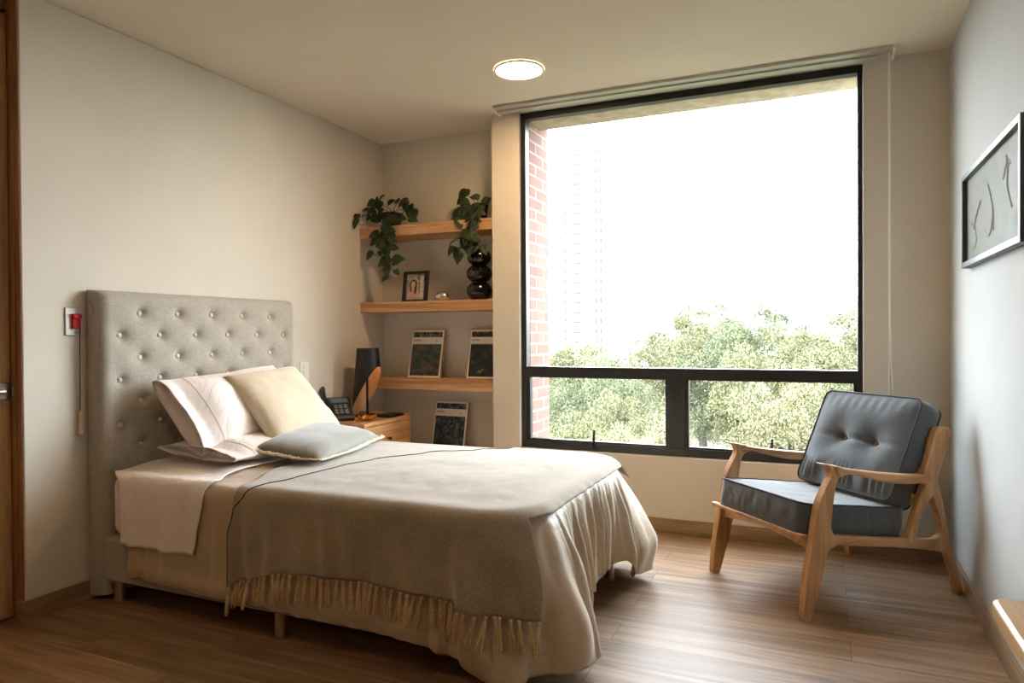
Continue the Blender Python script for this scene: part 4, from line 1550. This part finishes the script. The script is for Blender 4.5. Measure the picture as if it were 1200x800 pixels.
rleg = [(.652, .44), (.668, .470), (.678, .50), (.70, .43), (.72, .355), (.737, .289), (.748, .24), (.775, .155), (.80, .08), (.826, .001), (.794, .001), (.787, .04), (.772, .09), (.755, .135), (.739, .171), (.725, .190), (.705, .198), (.665, .203), (.65, .235), (.668, .254), (.688, .260), (.699, .275), (.702, .301), (.695, .33), (.684, .36), (.672, .39), (.660, .415)]
rail = [(.09, .262), (.115, .275), (.143, .281), (.25, .267), (.379, .250), (.46, .239), (.54, .226), (.62, .212), (.70, .199), (.70, .235), (.672, .254), (.62, .258), (.589, .262), (.54, .268), (.49, .274), (.379, .287), (.26, .304), (.15, .320), (.11, .32)]
for w0, s in ((0., 1), (WID - .034, -1)):
    slab('leg', front_leg, w0, w0 + .034, M['teak'])
    slab('leg', rleg, w0 + .001, w0 + .033, M['teak'])
    slab('back_post', post, w0, w0 + .034, M['teak'])
    slab('armrest', arm, w0 - (.010 if s > 0 else .002), w0 + (.036 if s > 0 else .044), M['teak_x'], bev=.010)
    slab('side_rail', rail, w0 + .002, w0 + .032, M['teak_x'])
# front apron and seat board
g = G()
rows = []
for i in range(25):
    w = .03 + (WID - .06) * i / 24
    zb_ = .258 + .026 * sin(pi * i / 24)
    rows.append([CL(.045, w, zb_), CL(.045, w, .312), CL(.072, w, .312), CL(.072, w, zb_), CL(.045, w, zb_)])
g.grid(rows)
for r_ in (rows[0], rows[-1]): g.add(r_[:4], [(0, 1, 2, 3)])
g.build('front_apron', M['teak_x'], ch, weld=True, angle=40, bevel=.002)
g = G()
def slanted(g, d0, d1, w0, w1, zf, zr, th):
    vs = [CL(d, w, z - t) for t in (th, 0) for d, w, z in ((d0, w0, zf), (d1, w0, zr), (d1, w1, zr), (d0, w1, zf))]
    g.add(vs, [(0, 3, 2, 1), (4, 5, 6, 7), (0, 1, 5, 4), (1, 2, 6, 5), (2, 3, 7, 6), (3, 0, 4, 7)])
slanted(g, .000, .11, .036, WID + .002, .329, .318, .017)
g.build('seat_board', M['teak_x'], ch, bevel=.004)
g = G()
for d in (.16, .26, .36, .46): slanted(g, d, d + .05, .03, WID - .03, .314 - (d - .1) * .115, .314 - (d - .05) * .115, .012)
g.build('seat_slats', M['teak_x'], ch, bevel=.002)
for d, z in ((.665, .655), (.615, .53), (.575, .42)):
    g = G()
    c0, c1 = CL(d, .03, z), CL(d, WID - .03, z)
    vs = []
    for c in (c0, c1):
        for a, b in ((-.012, -.022), (.010, -.028), (.026, .018), (.004, .024)): vs.append(c + dv * a + V((0, 0, b)))
    g.add(vs, [(0, 1, 2, 3), (7, 6, 5, 4), (0, 1, 5, 4), (1, 2, 6, 5), (2, 3, 7, 6), (3, 0, 4, 7)])
    g.build('back_rail', M['teak_x'], ch, bevel=.004)

def box_cushion(name, O, U, Vv, N, w, h, t, puff, rc, dimples=(), seed=0., gather=None, parent=ch):
    """boxed cushion: puffed front and back, straight border, piping on both seams. O = centre."""
    U, Vv, N = V(U).normalized(), V(Vv).normalized(), V(N).normalized()
    def bd(q):          # rounded-rectangle boundary by arc length
        per = 2 * (w + h - 4 * rc) + 2 * pi * rc
        s = q * per
        segs = [('l', w - 2 * rc), ('a', pi * rc / 2), ('l', h - 2 * rc), ('a', pi * rc / 2), ('l', w - 2 * rc), ('a', pi * rc / 2), ('l', h - 2 * rc), ('a', pi * rc / 2)]
        st = [(-w / 2 + rc, -h / 2, 0), (w / 2 - rc, -h / 2 + rc, -90), (w / 2, -h / 2 + rc, 90), (w / 2 - rc, h / 2 - rc, 0), (w / 2 - rc, h / 2, 180), (-w / 2 + rc, h / 2 - rc, 90), (-w / 2, h / 2 - rc, 270), (-w / 2 + rc, -h / 2 + rc, 180)]
        for (k, L_), (x, y, a) in zip(segs, st):
            if s <= L_ + 1e-9:
                if k == 'l': return (x + cos(R(a)) * s, y + sin(R(a)) * s)
                b = R(a) + s / rc
                return (x + rc * cos(b), y + rc * sin(b))
            s -= L_
        return (-w / 2 + rc, -h / 2)
    NA, NR = 160, 30
    B = [bd(k / NA) for k in range(NA)]
    def P(x, y, z): return O + U * x + Vv * y + N * z
    g = G()
    rim = {}
    for sgn in (1, -1):
        rows = []
        for i in range(NR + 1):
            r = i / NR
            row = []
            for k in range(NA):
                x, y = B[k][0] * r, B[k][1] * r
                dz = puff * (1 - r ** 2.6)
                if sgn > 0:
                    for (dx, dy) in dimples:
                        q = sqrt((x - dx) ** 2 + (y - dy) ** 2)
                        dz -= .026 * math.exp(-(q / .022) ** 2) + .032 * math.exp(-(q / .08) ** 2)
                        # pull line between and away from buttons
                        dz -= .009 * math.exp(-((y - dy) / .014) ** 2) * math.exp(-((x - dx) / .12) ** 2)
                    if gather: dz += gather(x, y, r)
                    dz += .002 * nz(x * 12 + seed, y * 12)
                row.append(P(x, y, sgn * (t / 2 + dz)))
            row.append(row[0])
            rows.append(row)
        g.grid(rows, flip=sgn < 0)
        rim[sgn] = rows[-1]
    side = []
    for k in range(9):
        q = k / 8
        row = []
        for j in range(NA + 1):
            a, b = rim[1][j], rim[-1][j]
            c = a.lerp(b, q)
            x, y = B[j % NA]
            nrm = V((x, y)).normalized()
            o_ = .007 * sin(pi * q) + .006 * nz(j * .7 + seed, q * 1.5) * sin(pi * q)
            row.append(c + (U * nrm.x + Vv * nrm.y) * o_)
        side.append(row)
    g.grid(side)
    c = g.build(name, M['char'], parent, weld=True, angle=50)
    sub_part(c)
    g = G()
    for sgn in (1, -1):
        g.tube([p + N * sgn * .001 for p in rim[sgn][:-1]], .0042, 6, closed=True)
    pp = g.build('piping', M['charpipe'], c, angle=0)
    pp['label'] = 'darker corded edge'
    for (dx, dy) in dimples:
        g = G()
        Mr = Matrix((U, Vv, N)).transposed()
        g.lathe(P(dx, dy, t / 2 + puff * .9 - .060), [(.0005, .008), (.006, .007), (.0105, .003), (.0115, -.002)], 14, M=Mr, capb=False)
        g.build('cushion_button', M['charbtn'], c)
    return c
# seat cushion
N_s = (V((0, 0, 1)) + dv * .118).normalized()
D_s = (dv - V((0, 0, 1)) * .118).normalized()
t_s = .118
d0, d1 = .012, .545
mid = CL((d0 + d1) / 2, WID / 2 + .005, 0)
zc = .329 - .118 * ((d0 + d1) / 2) + t_s / 2 + .002
def gather_s(x, y, r): return 0
box_cushion('seat_cushion', V((mid.x, mid.y, zc)), -nvv, D_s, -(-nvv).cross(D_s) if (-nvv).cross(D_s).z < 0 else (-nvv).cross(D_s), .555, d1 - d0, t_s, .006, .045, (), 2.)
# back cushion
lowp, topp = (.462, .418), (.655, .838)
Vb = (dv * (topp[0] - lowp[0]) + V((0, 0, topp[1] - lowp[1]))).normalized()
hb_ = sqrt((topp[0] - lowp[0]) ** 2 + (topp[1] - lowp[1]) ** 2)
Ub = -nvv
Nb = Ub.cross(Vb)
if Nb.dot(dv) > 0: Nb = -Nb
t_b = .115
ctr = CL((lowp[0] + topp[0]) / 2, WID / 2 + .006, (lowp[1] + topp[1]) / 2) - Nb * (t_b / 2)
def gather_b(x, y, r):
    e = smoothstep(-.10, -.20, y)
    return .007 * e * (1 - r ** 6) * sin(x * 150 + 9 * nz(x * 9, 0)) + .004 * smoothstep(.12, .2, y) * sin(x * 120) * (1 - r ** 6) * .5
box_cushion('back_cushion', ctr, Ub, Vb, Nb, .545, hb_, t_b, .032, .035, ((-.088, .01), (.088, .01)), 6., gather_b)

# ---------------------------------------------------------------- outside
g = G(); g.box((-1500, 1.5, -9.2), (1200, 2500, -9)); struct(g.build('ground', plain('dry_ground', (62, 60, 46), .95, var=.25, scale=.3)))
def crown_mesh(seed, rx, rz, n, ls):
    r = random.Random(seed)
    vs, fs = [], []
    lumps = []
    for _ in range(80):
        th_, ph_ = r.uniform(0, 2 * pi), math.acos(r.uniform(-.55, 1))
        q = r.uniform(.62, 1.0)
        lumps.append((V((rx * q * sin(ph_) * cos(th_), rx * q * sin(ph_) * sin(th_), rz * q * cos(ph_))), r.uniform(.13, .27) * rx))
    for k in range(n):
        c, rad = lumps[k % len(lumps)]
        d = V((r.gauss(0, 1), r.gauss(0, 1), r.gauss(0, 1))).normalized()
        if d.z < -.3: d.z *= -.5
        p = c + d * rad * r.uniform(.5, 1.06) ** .5
        ax = V((r.gauss(0, 1), r.gauss(0, 1), r.gauss(0, .6) - .3)).normalized()
        nn = (d + V((r.gauss(0, .5), r.gauss(0, .5), r.gauss(0, .5) + .3))).normalized()
        s_ = ax.cross(nn)
        s_ = s_.normalized() if s_.length > 1e-3 else V((1, 0, 0))
        L_ = ls * r.uniform(.7, 1.4)
        b = len(vs)
        vs += [p, p + ax * L_ * .5 + s_ * L_ * .22, p + ax * L_, p + ax * L_ * .5 - s_ * L_ * .22]
        fs.append((b, b + 1, b + 2, b + 3))
    me = bpy.data.meshes.new('crown')
    me.from_pydata([tuple(v) for v in vs], [], fs)
    return me
crowns = []
for k, (sd, n, ls_) in enumerate(((1, 60000, .10), (2, 60000, .095), (3, 60000, .105))):
    me = crown_mesh(sd, 3.4, 3.0, n, ls_)
    me.materials.append(M['tree'][k])
    crowns.append(me)
# (x, y, top z, scale, kind, label)
def tree(x, y, top, sc, sz, k, rz, label):
    zc = top - 3.6 * sz
    t = empty('tree', label, 'tree', (x, y, -9), rz, 'trees outside the window')
    c = bpy.data.objects.new('crown', crowns[k]); COL.objects.link(c)
    c.parent = t
    c.location = (0, 0, zc + 9)
    c.scale = (sc, sc, sz)
    g = G()
    br = [(0, 0, 0), (.1, .05, (zc + 9) * .5), (-.1, .1, zc + 9 - .8 * sz), (.05, 0, zc + 9 + 1.2 * sz)]
    g.tube([V((x, y, -9)) + V(p) for p in br], [.28 * sc, .22 * sc, .16 * sc, .05], 8)
    for q in range(6):
        a = q * 1.05 + k
        s0 = V((x, y, -9)) + V((-.05, .05, zc + 9 - 1.2 * sc + .3 * q * sc * .5))
        g.tube([s0, s0 + V((cos(a) * 1.2, sin(a) * 1.2, .7)) * sc, s0 + V((cos(a) * 2.4, sin(a) * 2.4, 1.2)) * sc], [.1 * sc, .06 * sc, .02], 6)
    W_ = WORLD[t]
    g.build('trunk', M['bark'], t)
rt = random.Random(5)
rows_of_trees = [
 ('in the row nearest the lower window panes', 9.0, 4.05, [-7.6, -3.55, .5, 4.55], [-.5, -.2, -.35, .1], .47, .85),
 ('in the second row behind the mullion', 12.9, 4.2, [-9.7, -5.5, -1.3, 2.9], [.35, .05, .5, .3], .49, .95),
 ('in the third row of crowns, just above the mullion', 17.8, 5.6, [-12.6, -7.0, -1.4, 4.2], [.9, .85, 1.75, 2.0], .65, 1.05),
 ('in the fourth row of crowns, forming the treetop line', 24.5, 7.2, [-17.2, -10.0, -2.8, 4.4], [1.5, 1.3, 2.9, 3.0], .84, 1.2),
 ('in the last row, under the skyline', 46.0, 12.0, [-33.5, -21.5, -9.5, 2.5, 14.5], [1.2, 1.6, 2.4, 3.6, 4.4], 1.4, 1.7),
 ('in the fifth hazy row of treetops', 33.0, 9.0, [-24.2, -15.2, -6.2, 2.8, 11.8], [1.6, 1.5, 3.3, 3.9, 4.6], 1.05, 1.35),
]
ords = ['leftmost', 'second from the left', 'third from the left', 'fourth from the left', 'rightmost']
hue = ['olive', 'grey-green', 'pale yellow-green']
ti = 0
for ri, (where, yy, sp_, xs, tops, sc, sz) in enumerate(rows_of_trees):
    for j, (x, tp) in enumerate(zip(xs, tops)):
        k = (j * 2 + ri) % 3
        w_ = ords[j] if j < len(xs) - 1 else 'rightmost'
        tree(x, yy + rt.uniform(-.25, .25), tp, sc, sz, k, ti * 1.1, hue[k] + ' tree, ' + w_.replace(' from the left', ' from left') + ' ' + where)
        ti += 1

# pale tower far away
tw = empty('tower_building', 'pale high-rise tower far behind the trees, faint in the glare', 'building', (-47, 150, -9))
white = plain('tower_render', (244, 244, 242), .9)
g = G(); g.box((-58, 142, -9), (-37.2, 162, 46)); g.box((-52.6, 141.2, -9), (-50.8, 142, 52)); g.box((-47.5, 141.4, -9), (-42, 142, 49))
g.build('wall', white, tw, smooth=False)
g = G(); g.box((-37.9, 141.6, -9), (-37.2, 142.0, 41)); g.build('corner_strip', plain('tower_edge', (76, 78, 80), .9, spec=0), tw, smooth=False)
winm = plain('tower_window', (66, 69, 72), .9, spec=0)
tme = None
for cxw, wd, hh_, yy in ((-51.8, .5, .9, 141.2), (-49.3, 1.7, .35, 142), (-44.9, .6, .8, 141.4), (-43.8, .6, .8, 141.4)):
    for k in range(21):
        if tme is None:
            g = G(); g.box((-.5, -.1, 0), (.5, 0, 1.5)); o = g.build('window', winm, None, smooth=False); o.parent = tw; tme = o
        else:
            o = tme.copy(); COL.objects.link(o)
        o.location = WORLD[tw].inverted() @ V((cxw, yy, -3 + 2.15 * k))
        o.scale = (wd, 1, hh_)

# ---------------------------------------------------------------- light
w = bpy.data.worlds.new('world')
S.world = w
w.use_nodes = True
nt = w.node_tree
bg = nt.nodes['Background']
tc = nd(nt, 'ShaderNodeTexCoord')
sp = nd(nt, 'ShaderNodeSeparateXYZ')
nt.links.new(tc.outputs['Generated'], sp.inputs[0])
rp = nt.nodes.new('ShaderNodeValToRGB')
e = rp.color_ramp.elements
e[0].position, e[0].color = .0, (.88, .945, 1.0, 1)
e[1].position, e[1].color = .6, (.80, .90, 1.0, 1)
nt.links.new(sp.outputs[2], rp.inputs[0])
nt.links.new(rp.outputs[0], bg.inputs['Color'])
bg.inputs['Strength'].default_value = SKY
sl_ = bpy.data.lights.new('sun', 'SUN')
sl_.energy = SUN
sl_.angle = R(2)
sl_.color = (1, .94, .82)
so = bpy.data.objects.new('sun', sl_)
COL.objects.link(so)
so.location = (0, -20, 30)
so.rotation_euler = V((.25, .62, -.95)).to_track_quat('-Z', 'Y').to_euler()
